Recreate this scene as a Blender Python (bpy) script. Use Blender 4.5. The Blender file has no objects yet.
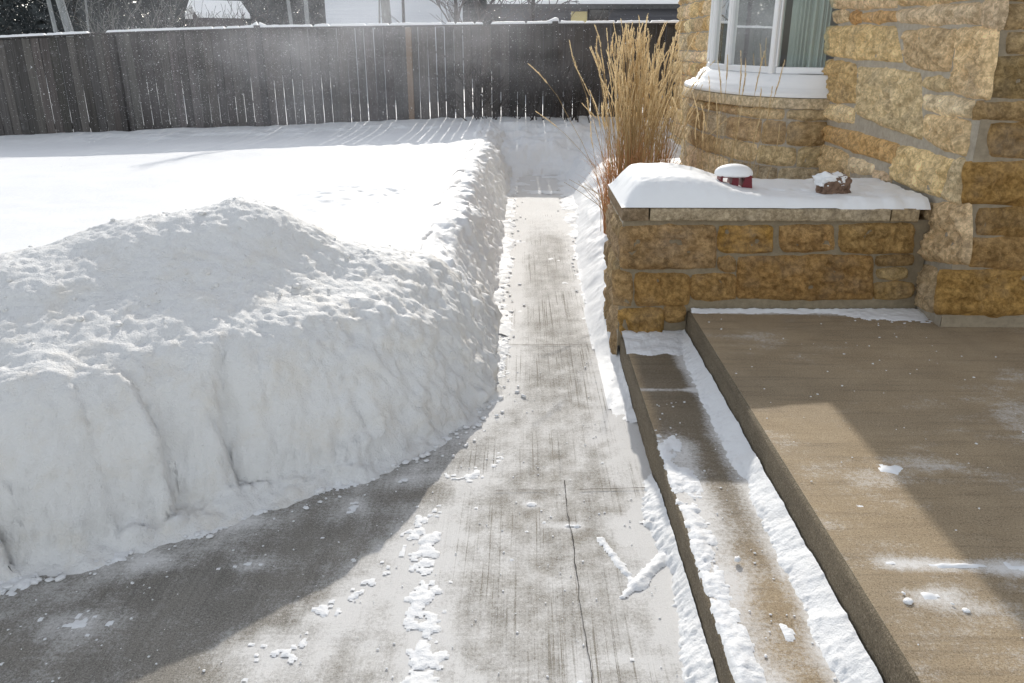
import bpy, math, random
import numpy as np
from mathutils import Vector, Matrix

random.seed(7)
rng = np.random.default_rng(11)
D = bpy.data
scn = bpy.context.scene
COL = scn.collection

# ------------------------------------------------------------------ camera geometry
F = 800.0
CAM = np.array([0.0, 0.0, 1.6])
PITCH = math.atan(296.0 / F)
YAW = 0.0152                     # looking a hair to the left of the path
cp, sp = math.cos(PITCH), math.sin(PITCH)
FW = np.array([-math.sin(YAW) * cp, math.cos(YAW) * cp, -sp])
RT = np.array([math.cos(YAW), math.sin(YAW), 0.0])
UP = np.cross(RT, FW)

def ray(px, py):
    return FW + RT * ((px - 512.0) / F) - UP * ((py - 341.5) / F)

def on_y(px, py, Y):
    d = ray(px, py); t = (Y - CAM[1]) / d[1]; return CAM + d * t

def on_x(px, py, X):
    d = ray(px, py); t = (X - CAM[0]) / d[0]; return CAM + d * t

def on_z(px, py, Z):
    d = ray(px, py); t = (Z - CAM[2]) / d[2]; return CAM + d * t

# ------------------------------------------------------------------ noise (vectorised gradient noise)
_perm = rng.permutation(256)
_perm = np.concatenate([_perm, _perm, _perm])
_grad = rng.normal(size=(256, 3)); _grad /= np.linalg.norm(_grad, axis=1)[:, None]

def pnoise(p):
    p = np.asarray(p, float)
    i = np.floor(p).astype(int); f = p - i; i &= 255
    u = f * f * f * (f * (f * 6 - 15) + 10)
    out = 0
    for dx in (0, 1):
        for dy in (0, 1):
            for dz in (0, 1):
                h = _perm[_perm[_perm[(i[..., 0] + dx) & 255] + ((i[..., 1] + dy) & 255)] + ((i[..., 2] + dz) & 255)]
                g = _grad[h]
                d = g[..., 0] * (f[..., 0] - dx) + g[..., 1] * (f[..., 1] - dy) + g[..., 2] * (f[..., 2] - dz)
                w = (u[..., 0] if dx else 1 - u[..., 0]) * (u[..., 1] if dy else 1 - u[..., 1]) * (u[..., 2] if dz else 1 - u[..., 2])
                out = out + w * d
    return out * 1.5

def fbm(p, o=4, lac=2.03, gain=0.5):
    p = np.asarray(p, float); a = 1.0; s = 0; n = 0
    for k in range(o):
        s = s + a * pnoise(p + k * 17.3); n += a
        p = p * lac; a *= gain
    return s / n

def xyz(x, y, z=0.0):
    x, y, z = np.broadcast_arrays(x, y, z)
    return np.stack([x, y, z], -1).astype(float)

def sstep(a, b, x):
    t = np.clip((x - a) / (b - a), 0, 1); return t * t * (3 - 2 * t)

def n2(x, y, fx, fy=None, o=3, z=0.0):
    fy = fx if fy is None else fy
    return fbm(xyz(np.asarray(x) * fx, np.asarray(y) * fy, z), o)

# ------------------------------------------------------------------ mesh helpers
def mesh_from(name, verts, faces, mat=None, parent=None, smooth=False, cols=None, loc=None):
    me = D.meshes.new(name)
    verts = np.asarray(verts, np.float32)
    me.vertices.add(len(verts)); me.vertices.foreach_set('co', verts.ravel())
    if isinstance(faces, np.ndarray):
        k = faces.shape[1]; nf = len(faces); li = faces.ravel().astype(np.int32)
        tot = np.full(nf, k, np.int32)
    else:
        nf = len(faces); tot = np.array([len(f) for f in faces], np.int32)
        li = np.array([i for f in faces for i in f], np.int32)
    me.loops.add(len(li)); me.loops.foreach_set('vertex_index', li)
    me.polygons.add(nf)
    st = np.concatenate([[0], np.cumsum(tot)[:-1]]).astype(np.int32)
    me.polygons.foreach_set('loop_start', st)
    me.update(calc_edges=True)
    me.validate()
    me.polygons.foreach_set('use_smooth', np.full(len(me.polygons), smooth))
    if cols is not None:
        at = me.color_attributes.new('Col', 'FLOAT_COLOR', 'POINT')
        c = np.ones((len(verts), 4), np.float32); cols = np.asarray(cols); c[:, :cols.shape[1]] = cols
        at.data.foreach_set('color', c.ravel())
    if mat: me.materials.append(mat)
    ob = D.objects.new(name, me); COL.objects.link(ob)
    if parent: ob.parent = parent
    if loc is not None: ob.location = loc
    return ob

class MB:
    """collects simple shapes that become ONE mesh"""
    def __init__(s): s.v = []; s.f = []; s.c = []
    def add(s, vs, fs, col=None):
        o = len(s.v); s.v += [tuple(v) for v in vs]; s.f += [tuple(i + o for i in f) for f in fs]
        s.c += [col or (1, 1, 1)] * len(vs)
    def box(s, c, d, rot=None, bev=0.0, col=None):
        hx, hy, hz = d[0] / 2, d[1] / 2, d[2] / 2
        b = min(bev, hx * .9, hy * .9, hz * .9)
        pts = []; fs = []
        if b <= 0:
            for z in (-hz, hz):
                for (x, y) in ((-hx, -hy), (hx, -hy), (hx, hy), (-hx, hy)): pts.append((x, y, z))
            fs = [(3, 2, 1, 0), (4, 5, 6, 7), (0, 1, 5, 4), (1, 2, 6, 5), (2, 3, 7, 6), (3, 0, 4, 7)]
        else:
            rings = [(-hz, b), (-hz + b, 0), (hz - b, 0), (hz, b)]
            for z, ins in rings:
                ex, ey = hx - ins, hy - ins
                for (x, y) in ((-ex + b * (ins == 0), -ey), (ex - b * (ins == 0), -ey), (ex, -ey + b * (ins == 0)), (ex, ey - b * (ins == 0)),
                               (ex - b * (ins == 0), ey), (-ex + b * (ins == 0), ey), (-ex, ey - b * (ins == 0)), (-ex, -ey + b * (ins == 0))):
                    pts.append((x, y, z))
            for r in range(3):
                for k in range(8):
                    a, bb = r * 8 + k, r * 8 + (k + 1) % 8
                    fs.append((a, bb, bb + 8, a + 8))
            fs.append(tuple(range(7, -1, -1))); fs.append(tuple(range(24, 32)))
        out = []
        for p in pts:
            v = Vector(p)
            if rot is not None: v = rot @ v
            out.append(v + Vector(c))
        s.add(out, fs, col)
    def tube(s, pts, rads, n=6, cap=True, col=None):
        pts = [Vector(p) for p in pts]; vs = []; fs = []
        for i, p in enumerate(pts):
            t = (pts[min(i + 1, len(pts) - 1)] - pts[max(i - 1, 0)]).normalized()
            a = t.cross(Vector((0.31, 0.87, 0.2)))
            if a.length < 1e-4: a = t.cross(Vector((1, 0, 0)))
            a.normalize(); b = t.cross(a)
            r = rads[i] if hasattr(rads, '__len__') else rads
            for k in range(n):
                th = 2 * math.pi * k / n
                vs.append(p + a * (r * math.cos(th)) + b * (r * math.sin(th)))
        for i in range(len(pts) - 1):
            for k in range(n):
                q = i * n + k; w = i * n + (k + 1) % n
                fs.append((q, w, w + n, q + n))
        if cap:
            fs.append(tuple(range(n - 1, -1, -1))); m = (len(pts) - 1) * n
            fs.append(tuple(range(m, m + n)))
        s.add(vs, fs, col)
    def build(s, name, mat, parent=None, smooth=False, cols=False):
        return mesh_from(name, s.v, s.f, mat, parent, smooth, s.c if cols else None)

def grid_mesh(name, X, Y, Z, mat, parent=None, keep=None, cols=None, smooth=True):
    ny, nx = Z.shape
    v = np.stack([X, Y, Z], -1).reshape(-1, 3)
    idx = np.arange(nx * ny).reshape(ny, nx)
    f = np.stack([idx[:-1, :-1], idx[:-1, 1:], idx[1:, 1:], idx[1:, :-1]], -1).reshape(-1, 4)
    if keep is not None:
        kf = (keep[:-1, :-1] | keep[:-1, 1:] | keep[1:, 1:] | keep[1:, :-1]).ravel()
        f = f[kf]
    used = np.zeros(len(v), bool); used[f.ravel()] = True
    remap = np.cumsum(used) - 1
    c = None if cols is None else cols.reshape(len(v), -1)[used]
    return mesh_from(name, v[used], remap[f], mat, parent, smooth, c)

def grid_normals(X, Y, Z):
    P = np.stack([X, Y, Z], -1)
    du = np.gradient(P, axis=1); dv = np.gradient(P, axis=0)
    n = np.cross(du, dv); n /= np.linalg.norm(n, axis=-1, keepdims=True) + 1e-9
    return n

def thing(name, label, cat, loc=(0, 0, 0), group=None):
    o = D.objects.new(name, None); COL.objects.link(o); o.location = loc
    o.empty_display_size = .2
    o['label'] = label; o['category'] = cat
    if group: o['group'] = group
    return o

def tag(o, label=None, cat=None, group=None, kind=None):
    if label: o['label'] = label
    if cat: o['category'] = cat
    if group: o['group'] = group
    if kind: o['kind'] = kind
    return o

# ------------------------------------------------------------------ materials
class NT:
    def __init__(s, name):
        s.m = D.materials.new(name); s.m.use_nodes = True
        s.t = s.m.node_tree; s.t.nodes.clear()
        s.out = s.n('ShaderNodeOutputMaterial')
    def n(s, typ, **kw):
        nd = s.t.nodes.new(typ)
        for k, v in kw.items(): setattr(nd, k, v)
        return nd
    def l(s, a, b): s.t.links.new(a, b)
    def setin(s, sock, v):
        if hasattr(v, 'is_output') or isinstance(v, bpy.types.NodeSocket): s.l(v, sock)
        else: sock.default_value = v
    def coord(s): 
        return s.n('ShaderNodeNewGeometry').outputs['Position'] if not hasattr(s, '_c') else s._c
    def mapping(s, v, scale):
        m = s.n('ShaderNodeMapping'); s.l(v, m.inputs['Vector']); m.inputs['Scale'].default_value = scale
        return m.outputs['Vector']
    def noise(s, v, scale, detail=4, rough=.55, dist=0.0):
        nd = s.n('ShaderNodeTexNoise'); s.l(v, nd.inputs['Vector'])
        nd.inputs['Scale'].default_value = scale; nd.inputs['Detail'].default_value = detail
        nd.inputs['Roughness'].default_value = rough; nd.inputs['Distortion'].default_value = dist
        return nd.outputs['Fac']
    def ramp(s, f, stops):
        nd = s.n('ShaderNodeValToRGB'); s.l(f, nd.inputs['Fac'])
        e = nd.color_ramp.elements
        while len(e) > len(stops): e.remove(e[-1])
        while len(e) < len(stops): e.new(.5)
        for k, (p, c) in enumerate(stops):
            e[k].position = p; e[k].color = (c, c, c, 1) if not hasattr(c, '__len__') else (*c[:3], 1)
        return nd.outputs['Color']
    def math(s, op, a, b=None, clamp=False):
        nd = s.n('ShaderNodeMath', operation=op, use_clamp=clamp); s.setin(nd.inputs[0], a)
        if b is not None: s.setin(nd.inputs[1], b)
        return nd.outputs[0]
    def mix(s, f, a, b, mode='MIX'):
        nd = s.n('ShaderNodeMix', data_type='RGBA', blend_type=mode); 
        s.setin(nd.inputs[0], f)
        for sock, v in ((nd.inputs[6], a), (nd.inputs[7], b)):
            if isinstance(v, tuple): sock.default_value = (*v[:3], 1)
            else: s.l(v, sock)
        return nd.outputs[2]
    def attr(s, name='Col'):
        return s.n('ShaderNodeAttribute', attribute_name=name)
    def bump(s, h, strength=.5, dist=.01, prev=None):
        nd = s.n('ShaderNodeBump'); s.l(h, nd.inputs['Height'])
        nd.inputs['Strength'].default_value = strength; nd.inputs['Distance'].default_value = dist
        if prev is not None: s.l(prev, nd.inputs['Normal'])
        return nd.outputs['Normal']
    def pbr(s, color, rough=.8, normal=None, spec=.3, **kw):
        b = s.n('ShaderNodeBsdfPrincipled')
        if isinstance(color, tuple): b.inputs['Base Color'].default_value = (*color[:3], 1)
        else: s.l(color, b.inputs['Base Color'])
        s.setin(b.inputs['Roughness'], rough); b.inputs['Specular IOR Level'].default_value = spec
        if normal is not None: s.l(normal, b.inputs['Normal'])
        for k, v in kw.items(): s.setin(b.inputs[k], v)
        s.l(b.outputs[0], s.out.inputs['Surface'])
        return s.m

def simple(name, c1, c2, scale=8, rough=.8, bump=.3, bscale=60, bdist=.004, stretch=(1, 1, 1), spec=.3):
    t = NT(name); p = t.mapping(t.coord(), stretch)
    n = t.noise(p, scale, 5)
    c = t.mix(t.ramp(n, [(.3, 0.), (.7, 1.)]), c1, c2)
    return t.pbr(c, rough, t.bump(t.noise(p, bscale, 4), bump, bdist), spec)

def snow_mat(name, grain=.5, tint=0.0, base=(.80, .802, .80)):
    t = NT(name); p = t.coord()
    a = t.noise(p, 2.5, 5, .6)
    c = t.mix(t.ramp(a, [(.35, 0.), (.7, 1.)]), base, tuple(x * 1.035 for x in base))
    if tint > 0:
        d = t.noise(p, 6.0, 6, .65)
        c = t.mix(t.math('MULTIPLY', t.ramp(d, [(.5, 0.), (.72, 1.)]), tint), c, (.70, .63, .52))
    b1 = t.bump(t.noise(p, 26, 5, .6), .35 * grain, .02)
    if grain > .55: b1 = t.bump(t.noise(p, 62, 5, .7), .7 * grain, .010, b1)
    b2 = t.bump(t.noise(p, 170, 3, .6), .7 * grain, .005, b1)
    return t.pbr(c, .62, b2, .35)

M = {}
M['snow'] = snow_mat('fresh_snow', .45)
M['pile'] = snow_mat('packed_snow', .9, .42, (.765, .758, .738))
M['soft'] = snow_mat('soft_snow', .22)
M['crumb'] = snow_mat('crumbly_snow', .6, .15)

def stone_mat():
    t = NT('limestone'); p = t.coord(); at = t.attr()
    n1 = t.noise(p, 13, 9, .76); n2_ = t.noise(p, 42, 6, .74); n3 = t.noise(p, 4, 3); n4 = t.noise(p, 130, 4, .75)
    base = at.outputs['Color']
    c = t.mix(t.ramp(n1, [(.36, 0.), (.64, 1.)]), t.mix(1.0, base, (.78, .74, .68), 'MULTIPLY'), t.mix(1.0, base, (1.50, 1.48, 1.42), 'MULTIPLY'))
    c = t.mix(t.ramp(n2_, [(.44, 0.), (.56, 1.)]), t.mix(1.0, c, (1.24, 1.22, 1.19), 'MULTIPLY'), t.mix(1.0, c, (.80, .77, .71), 'MULTIPLY'))
    c = t.mix(t.math('MULTIPLY', t.ramp(n4, [(.60, 0.), (.66, 1.)]), .6), c, t.mix(1.0, c, (.42, .36, .30), 'MULTIPLY'))
    c = t.mix(t.math('MULTIPLY', t.ramp(n4, [(.36, 1.), (.42, 0.)]), .5), c, t.mix(1.0, c, (1.5, 1.48, 1.42), 'MULTIPLY'))
    c = t.mix(t.math('MULTIPLY', t.ramp(n3, [(.5, 0.), (.75, 1.)]), .22), c, (.40, .37, .33))
    b = t.bump(n1, .7, .022); b = t.bump(n2_, .7, .010, b); b = t.bump(n4, .5, .004, b)
    return t.pbr(c, .9, b, .2)
M['stone'] = stone_mat()
def mortar_mat():
    t = NT('mortar'); p = t.coord(); at = t.attr(); n = t.noise(p, 30, 5, .7)
    c = t.mix(t.ramp(n, [(.35, 0.), (.65, 1.)]), t.mix(1.0, at.outputs['Color'], (.82, .81, .80), 'MULTIPLY'), t.mix(1.0, at.outputs['Color'], (1.1, 1.1, 1.1), 'MULTIPLY'))
    return t.pbr(c, .95, t.bump(n, .3, .006), .1)
M['mortar'] = mortar_mat()

def concrete_mat(name, base, dark, light, film_on=True, streak=(60, 1.0, 60), lines=False, broom=None):
    """broomed concrete; Col.r of the mesh = how much snow film lies on it, Col.g = damp"""
    t = NT(name); p = t.coord(); at = t.attr()
    sep = t.n('ShaderNodeSeparateColor'); t.l(at.outputs['Color'], sep.inputs[0])
    film, damp_shade, strk = sep.outputs[0], sep.outputs[1], sep.outputs[2]
    n5 = t.noise(p, 230, 3, .8)
    n1 = t.noise(p, 5, 6, .65); n2_ = t.noise(p, 120, 4, .85)
    st = t.noise(t.mapping(p, streak), 1.0, 4, .6)
    c = t.mix(t.ramp(n1, [(.3, 0.), (.7, 1.)]), dark, base)
    c = t.mix(t.math('MULTIPLY', t.ramp(n2_, [(.55, 0.), (.68, 1.)]), .75), c, light)
    c = t.mix(t.math('MULTIPLY', t.ramp(n2_, [(.33, 1.), (.46, 0.)]), .6), c, tuple(x * .4 for x in dark))
    c = t.mix(t.math('MULTIPLY', t.ramp(st, [(.5, 0.), (.72, 1.)]), .42), c, tuple(x * .5 for x in dark))
    c = t.mix(t.math('MULTIPLY', t.ramp(n5, [(.55, 0.), (.62, 1.)]), .55), c, light)
    c = t.mix(t.math('MULTIPLY', t.ramp(n5, [(.38, 1.), (.45, 0.)]), .65), c, tuple(x * .35 for x in dark))
    c = t.mix(damp_shade, c, t.mix(1.0, c, (.47, .50, .55), 'MULTIPLY'))
    # snow film: brushed in streaks, speckled, patchy
    f1 = t.noise(p, 5.5, 9, .78, .4); f2 = t.noise(p, 75, 6, .95); 
    f3 = t.noise(t.mapping(p, streak), 1.7, 5, .7)
    parts = t.math('ADD', t.math('MULTIPLY', f1, .20), t.math('ADD', t.math('MULTIPLY', f2, .68), t.math('MULTIPLY', f3, .12)))
    if broom:
        f4 = t.noise(t.mapping(p, broom), 1.0, 3, .6)
        parts = t.math('ADD', t.math('MULTIPLY', parts, .92), t.math('MULTIPLY', f4, .08))
    if broom:
        sc = t.ramp(t.noise(t.mapping(p, (115, .9, 115)), 1.0, 3, .6), [(.56, 0.), (.64, 1.)])
        sc2 = t.ramp(t.noise(p, 1.6, 3), [(.42, 0.), (.6, 1.)])
        parts = t.math('SUBTRACT', parts, t.math('MULTIPLY', t.math('MULTIPLY', sc, sc2), t.math('MULTIPLY', strk, .17)))
    msk = t.math('SUBTRACT', t.math('ADD', parts, film), .84)
    msk = t.math('MULTIPLY', msk, 4.6, True)
    lay = t.math('MULTIPLY', msk, .82)
    c = t.mix(lay, c, (.81, .795, .77))
    rough = t.math('SUBTRACT', .88, t.math('MULTIPLY', damp_shade, .3))
    b = t.bump(n2_, .35, .004); b = t.bump(st, .18, .005, b); b = t.bump(f2, .42, .006, b); b = t.bump(n5, .28, .003, b)
    return t.pbr(c, rough, b, .3)
M['walk'] = concrete_mat('walk_concrete', (.34, .31, .262), (.25, .226, .19), (.54, .51, .455), streak=(55, 1.1, 55), broom=(2.5, 70, 2.5))
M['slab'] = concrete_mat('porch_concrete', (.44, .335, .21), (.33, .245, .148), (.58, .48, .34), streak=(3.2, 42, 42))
M['riser'] = concrete_mat('exposed_aggregate', (.19, .152, .10), (.125, .098, .064), (.36, .31, .23), streak=(3, 3, 40))  # aggregate face, base colour darkened to carry the riser's shade

def wood_mat(name, c1, c2):
    t = NT(name); p = t.coord(); at = t.attr()
    n = t.noise(t.mapping(p, (40, 40, 1.6)), 1.0, 6, .65); n3 = t.noise(p, 3.5, 5, .7)
    c = t.mix(t.ramp(n, [(.25, 0.), (.75, 1.)]), c1, c2)
    c = t.mix(1.0, c, at.outputs['Color'], 'MULTIPLY')
    c = t.mix(t.math('MULTIPLY', t.ramp(n3, [(.6, 0.), (.7, 1.)]), .25), c, (.3, .29, .29))
    # frost and blown snow caught on the grain
    n4 = t.noise(p, 75, 4, .8); n5 = t.noise(p, 1.0, 2)
    fr = t.math('MULTIPLY', t.ramp(n4, [(.66, 0.), (.70, 1.)]), t.ramp(n5, [(.4, .1), (.65, .6)]))
    c = t.mix(fr, c, (.75, .76, .78))
    return t.pbr(c, .85, t.bump(n, .6, .004), .2)
M['fence'] = wood_mat('weathered_boards', (.05, .045, .042), (.125, .114, .106))
M['newpost'] = wood_mat('new_lumber', (.19, .135, .095), (.26, .19, .135))
M['white'] = simple('white_paint', (.78, .79, .80), (.82, .82, .82), 12, .4, .08, 80, .002, spec=.45)
M['stem'] = simple('dry_stem', (.36, .24, .11), (.50, .36, .18), 30, .8, .1)
def straw(name, c1, c2, tr):
    t = NT(name); p = t.coord(); c = t.mix(t.noise(p, 25, 3), c1, c2)
    d = t.n('ShaderNodeBsdfDiffuse'); tl = t.n('ShaderNodeBsdfTranslucent'); mx = t.n('ShaderNodeMixShader'); mx.inputs[0].default_value = tr
    t.l(c, d.inputs['Color']); t.l(c, tl.inputs['Color']); t.l(d.outputs[0], mx.inputs[1]); t.l(tl.outputs[0], mx.inputs[2]); t.l(mx.outputs[0], t.out.inputs['Surface']); return t.m
M['plume'] = straw('dry_plume', (.72, .57, .34), (.82, .69, .46), .5)
M['leaf'] = straw('rusty_leaf', (.42, .20, .10), (.58, .32, .16), .45)
M['bark'] = simple('dark_bark', (.022, .018, .016), (.05, .042, .037), 10, .9, .5, 40, .01, (4, 4, 1))
M['palebark'] = simple('pale_bark', (.20, .21, .21), (.34, .35, .35), 6, .9, .5, 30, .01, (3, 3, .7))
M['greybark'] = simple('grey_bark', (.13, .13, .12), (.22, .215, .20), 6, .9, .5, 30, .01, (3, 3, .7))
M['needle'] = simple('needles', (.030, .036, .038), (.060, .068, .066), 3, .8, .2)
M['twig'] = simple('twigs', (.06, .05, .048), (.11, .095, .09), 6, .9, .2)
M['red'] = simple('red_paint', (.17, .012, .02), (.12, .009, .015), 20, .5, .2, 50, .003, spec=.4)
M['wood'] = simple('rotten_wood', (.10, .06, .04), (.26, .17, .12), 40, .9, .8, 60, .01)
M['siding'] = simple('pale_siding', (.60, .62, .66), (.68, .70, .73), 3, .7, .3, 12, .01, (.2, .2, 8))
M['darksiding'] = simple('dark_siding', (.07, .07, .08), (.11, .11, .12), 3, .8, .3, 12, .01, (.2, .2, 8))
M['browngable'] = simple('gable_boards', (.06, .05, .05), (.10, .09, .085), 3, .8, .3, 12, .01, (6, .2, .2))
M['shingle'] = simple('shingles', (.06, .058, .056), (.10, .10, .10), 14, .9, .5, 30, .01)
M['curtain'] = simple('sheer_curtain', (.40, .43, .40), (.50, .53, .49), 5, .9, .1, 200, .001)
M['room'] = simple('room_wall', (.25, .24, .22), (.3, .29, .27), 2, .9, .05)
def lit(name, c, e):
    t = NT(name); return t.pbr(c, .6, None, .3, **{'Emission Color': (*c, 1), 'Emission Strength': e})
M['litwin'] = lit('lit_window', (.50, .42, .20), .10)
def glass():
    t = NT('window_glass')
    tr = t.n('ShaderNodeBsdfTransparent'); gl = t.n('ShaderNodeBsdfGlossy'); gl.inputs['Roughness'].default_value = .015
    tr.inputs['Color'].default_value = (.80, .86, .84, 1)
    fr = t.n('ShaderNodeFresnel'); fr.inputs['IOR'].default_value = 1.6
    mx = t.n('ShaderNodeMixShader'); t.l(t.math('ADD', t.math('MULTIPLY', fr.outputs[0], .75), .02, True), mx.inputs[0])
    t.l(tr.outputs[0], mx.inputs[1]); t.l(gl.outputs[0], mx.inputs[2]); t.l(mx.outputs[0], t.out.inputs['Surface'])
    return t.m
M['glass'] = glass()
def darkglass():
    t = NT('dark_glass'); return t.pbr((.02, .022, .025), .08, None, .5)
M['darkglass'] = darkglass()

# ================================================================== THE GROUND
tag(mesh_from('ground', [(-250, -60, -.06), (250, -60, -.06), (250, 400, -.06), (-250, 400, -.06)], [(0, 1, 2, 3)], M['snow']), kind='structure')

# far yard beyond the fence
def far_z(x, y):
    return .36 + .02 * np.clip(x, -9, 3) * .8 + .05 * n2(x, y, .25, .25, 3) + .0 * y
xs = np.concatenate([np.linspace(-120, -14, 40), np.linspace(-13.5, 8, 80), np.linspace(9, 120, 40)])
ys = np.concatenate([np.linspace(13.02, 34, 70), np.linspace(36, 260, 40)])
X, Y = np.meshgrid(xs, ys)
tag(grid_mesh('snow_field', X, Y, far_z(X, Y), M['snow']), kind='structure')

# foot of the snow on the left of the walk (world metres)
FOOT = np.array([(-5.5, -1.2), (-3.6, .55), (-2.5, 1.42), (-1.66, 2.10), (-1.21, 2.40), (-.62, 2.84), (-.30, 3.22), (-.17, 3.55), (-.165, 4.2),
                 (-.19, 5.2), (-.17, 6.6), (-.19, 8.0), (-.17, 9.5), (-.16, 14.0)])
def foot_sd(X, Y):
    P = np.stack([X, Y], -1); best = np.full(X.shape, 1e9); sgn = np.ones(X.shape); arc = np.zeros(X.shape); acc = 0
    for a, b in zip(FOOT[:-1], FOOT[1:]):
        ab = b - a; L = np.linalg.norm(ab)
        t = np.clip(((P - a) @ ab) / L ** 2, 0, 1); q = P - (a + t[..., None] * ab)
        d = np.linalg.norm(q, axis=-1); cr = ab[0] * q[..., 1] - ab[1] * q[..., 0]
        m = d < best - 1e-9
        best = np.where(m, d, best); sgn = np.where(m, np.sign(cr), sgn); arc = np.where(m, acc + t * L, arc)
        acc += L
    return best * sgn, arc

# ------------------------------------------------------------------ the walk (concrete)
xs = np.concatenate([np.linspace(-7, -2.6, 40), np.linspace(-2.56, .56, 170)]); ys = np.concatenate([np.linspace(-2.5, 1.0, 40), np.linspace(1.02, 4.5, 190), np.linspace(4.54, 12.9, 160)])
X, Y = np.meshgrid(xs, ys)
sd, _ = foot_sd(X, Y)
film = .40 + .08 * sstep(2.6, 4.2, Y) + .03 * sstep(4.2, 6.0, Y) + .36 * sstep(6.6, 9.2, Y)
film += .10 * n2(X, Y, 1.7, 1.7, 4)
film += .15 * sstep(-.24, .0, sd) * sstep(2.9, 3.6, Y)                    # by the left bank
film += .16 * sstep(.26, .5, X) * sstep(.6, 1.2, Y)                       # by the step
u = (X + .16) * .75 + (Y - 3.34) * -.66                                    # along the slanting ragged band
band = np.abs((Y - 2.47) - 2.0 * (X + .30))
film += .10 * np.exp(-(band / .22) ** 2) * sstep(-1.5, -.9, X) * (1 - sstep(-.05, .1, X))
film += .14 * np.exp(-((X + .27 + .12 * (Y - 1.7)) / .12) ** 2) * (1 - sstep(2.2, 2.7, Y))
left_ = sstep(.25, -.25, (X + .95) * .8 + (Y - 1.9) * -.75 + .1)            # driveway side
dl = sstep(.35, -.25, (X - (-.42 + (Y - 2.39) * .50)))  # shade side of the heap, painted in by darker tone and thinner film
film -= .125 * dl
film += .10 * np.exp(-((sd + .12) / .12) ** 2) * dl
damp_shade = np.clip(.36 * dl + .25 * n2(X, Y, 2, 2, 3), 0, .75)  # random damp plus painted shade beyond the heap's shadow line
for bx, by, rx_, ry_ in ((.16, 1.66, .03, .08), (.30, 1.78, .09, .03), (.03, 2.58, .04, .03), (.17, 2.44, .07, .02), (.39, 2.42, .08, .12), (-.55, 1.98, .07, .07), (.35, 1.45, .09, .06), (-.2, 1.5, .12, .1),
                         (-.75, 1.8, .12, .07), (-.9, 2.2, .08, .05), (-1.3, 1.9, .14, .08), (-.62, 2.55, .06, .06), (-1.1, 1.5, .1, .07), (-.24, 2.78, .12, .07), (-1.25, 2.2, .1, .06), (-1.0, 2.45, .08, .05), (-.45, 2.75, .06, .04)):
    film += .17 * np.exp(-(((X - bx) / rx_) ** 2 + ((Y - by) / ry_) ** 2))
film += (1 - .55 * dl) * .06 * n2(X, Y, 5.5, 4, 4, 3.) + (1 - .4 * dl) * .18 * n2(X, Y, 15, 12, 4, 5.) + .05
tag(grid_mesh('path', X, Y, np.zeros_like(X) + .002 * n2(X, Y, 6, 6, 2), M['walk'], cols=np.stack([film, damp_shade, sstep(-.45, -.1, X)], -1)), kind='structure')

# saw-cut joints and the long crack, sheets just above the walk
t = NT('joint_dirt'); M['joint'] = t.pbr((.05, .044, .038), .95)
mb = MB()
def strip(mb, pts, w, z=.006):
    pts = [Vector((p[0], p[1], z)) for p in pts]; L = []; R = []
    for i, p in enumerate(pts):
        d = (pts[min(i + 1, len(pts) - 1)] - pts[max(i - 1, 0)]).normalized(); nrm = Vector((-d.y, d.x, 0))
        ww = w * (.55 + .9 * random.random()); L.append(p + nrm * ww / 2); R.append(p - nrm * ww / 2)
    vs = L + R; n = len(pts)
    mb.add(vs, [(i, n + i, n + i + 1, i + 1) for i in range(n - 1)])
def wig(a, b, n, amp):
    out = []
    off = 0
    for i in range(n + 1):
        t = i / n; off = off * .8 + random.uniform(-amp, amp)
        out.append((a[0] + (b[0] - a[0]) * t + off * (a[0] == a[0]), a[1] + (b[1] - a[1]) * t + off * .3))
    return out
strip(mb, wig((.165, 2.75), (.205, .9), 90, .003), .0026)
mb2 = MB()
strip(mb2, wig((-.15, 4.26), (.40, 4.26), 30, .002), .005)
strip(mb2, wig((.22, 2.68), (.50, 2.70), 30, .002), .004); strip(mb2, wig((-.1, 2.67), (.1, 2.675), 20, .002), .003)
t = NT('scratch'); M['scratch'] = t.pbr((.15, .13, .11), .95)
tag(mb2.build('path_scratch', M['scratch']), kind='structure')
tag(mb.build('path_joint', M['joint']), kind='structure')

# ------------------------------------------------------------------ lawn snow with the shovelled trench
FENCE_Y = 12.9
def lawn_top(X, Y):
    z = .50 + .040 * np.clip(X + .5, -9, 0) * sstep(6, 12, Y) + .012 * np.clip(X + .5, -8, 0) * (1 - sstep(4, 12, Y))
    z = z + .05 * sstep(11.3, 12.9, Y) + .035 * n2(X, Y, .35, .35, 3) - .04 * (1 - sstep(3.5, 6, Y))
    return z
xs = np.concatenate([np.linspace(-14, -4.2, 70), np.linspace(-4.1, -1.2, 90), np.arange(-1.18, 1.35, .0135), np.linspace(1.37, 2.3, 26)])
ys = np.concatenate([np.linspace(1.5, 3.2, 30), np.arange(3.22, 6.6, .016), np.arange(6.62, 13.25, .035)])
X, Y = np.meshgrid(xs, ys)
sd, arc = foot_sd(X, Y)
wob = .085 * n2(arc, arc * 0, 1.9, 1, 4, 3.1) + .010 * n2(X, Y, 7, 7, 3, 8.) - .03 - .24 - .40 * sstep(4.1, 3.5, Y)
top = lawn_top(X, Y)
w = .17 + .08 * n2(X * 0, Y, 1, 1.3, 2, 5.)
e = np.clip((sd + wob) / w, 0, 1)
prof = 1 - (1 - e) ** 1.9
ztr = top * prof + .035 * np.exp(-((sd + wob - w) / .12) ** 2) * np.where(sd > 0, 1, 0)
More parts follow.
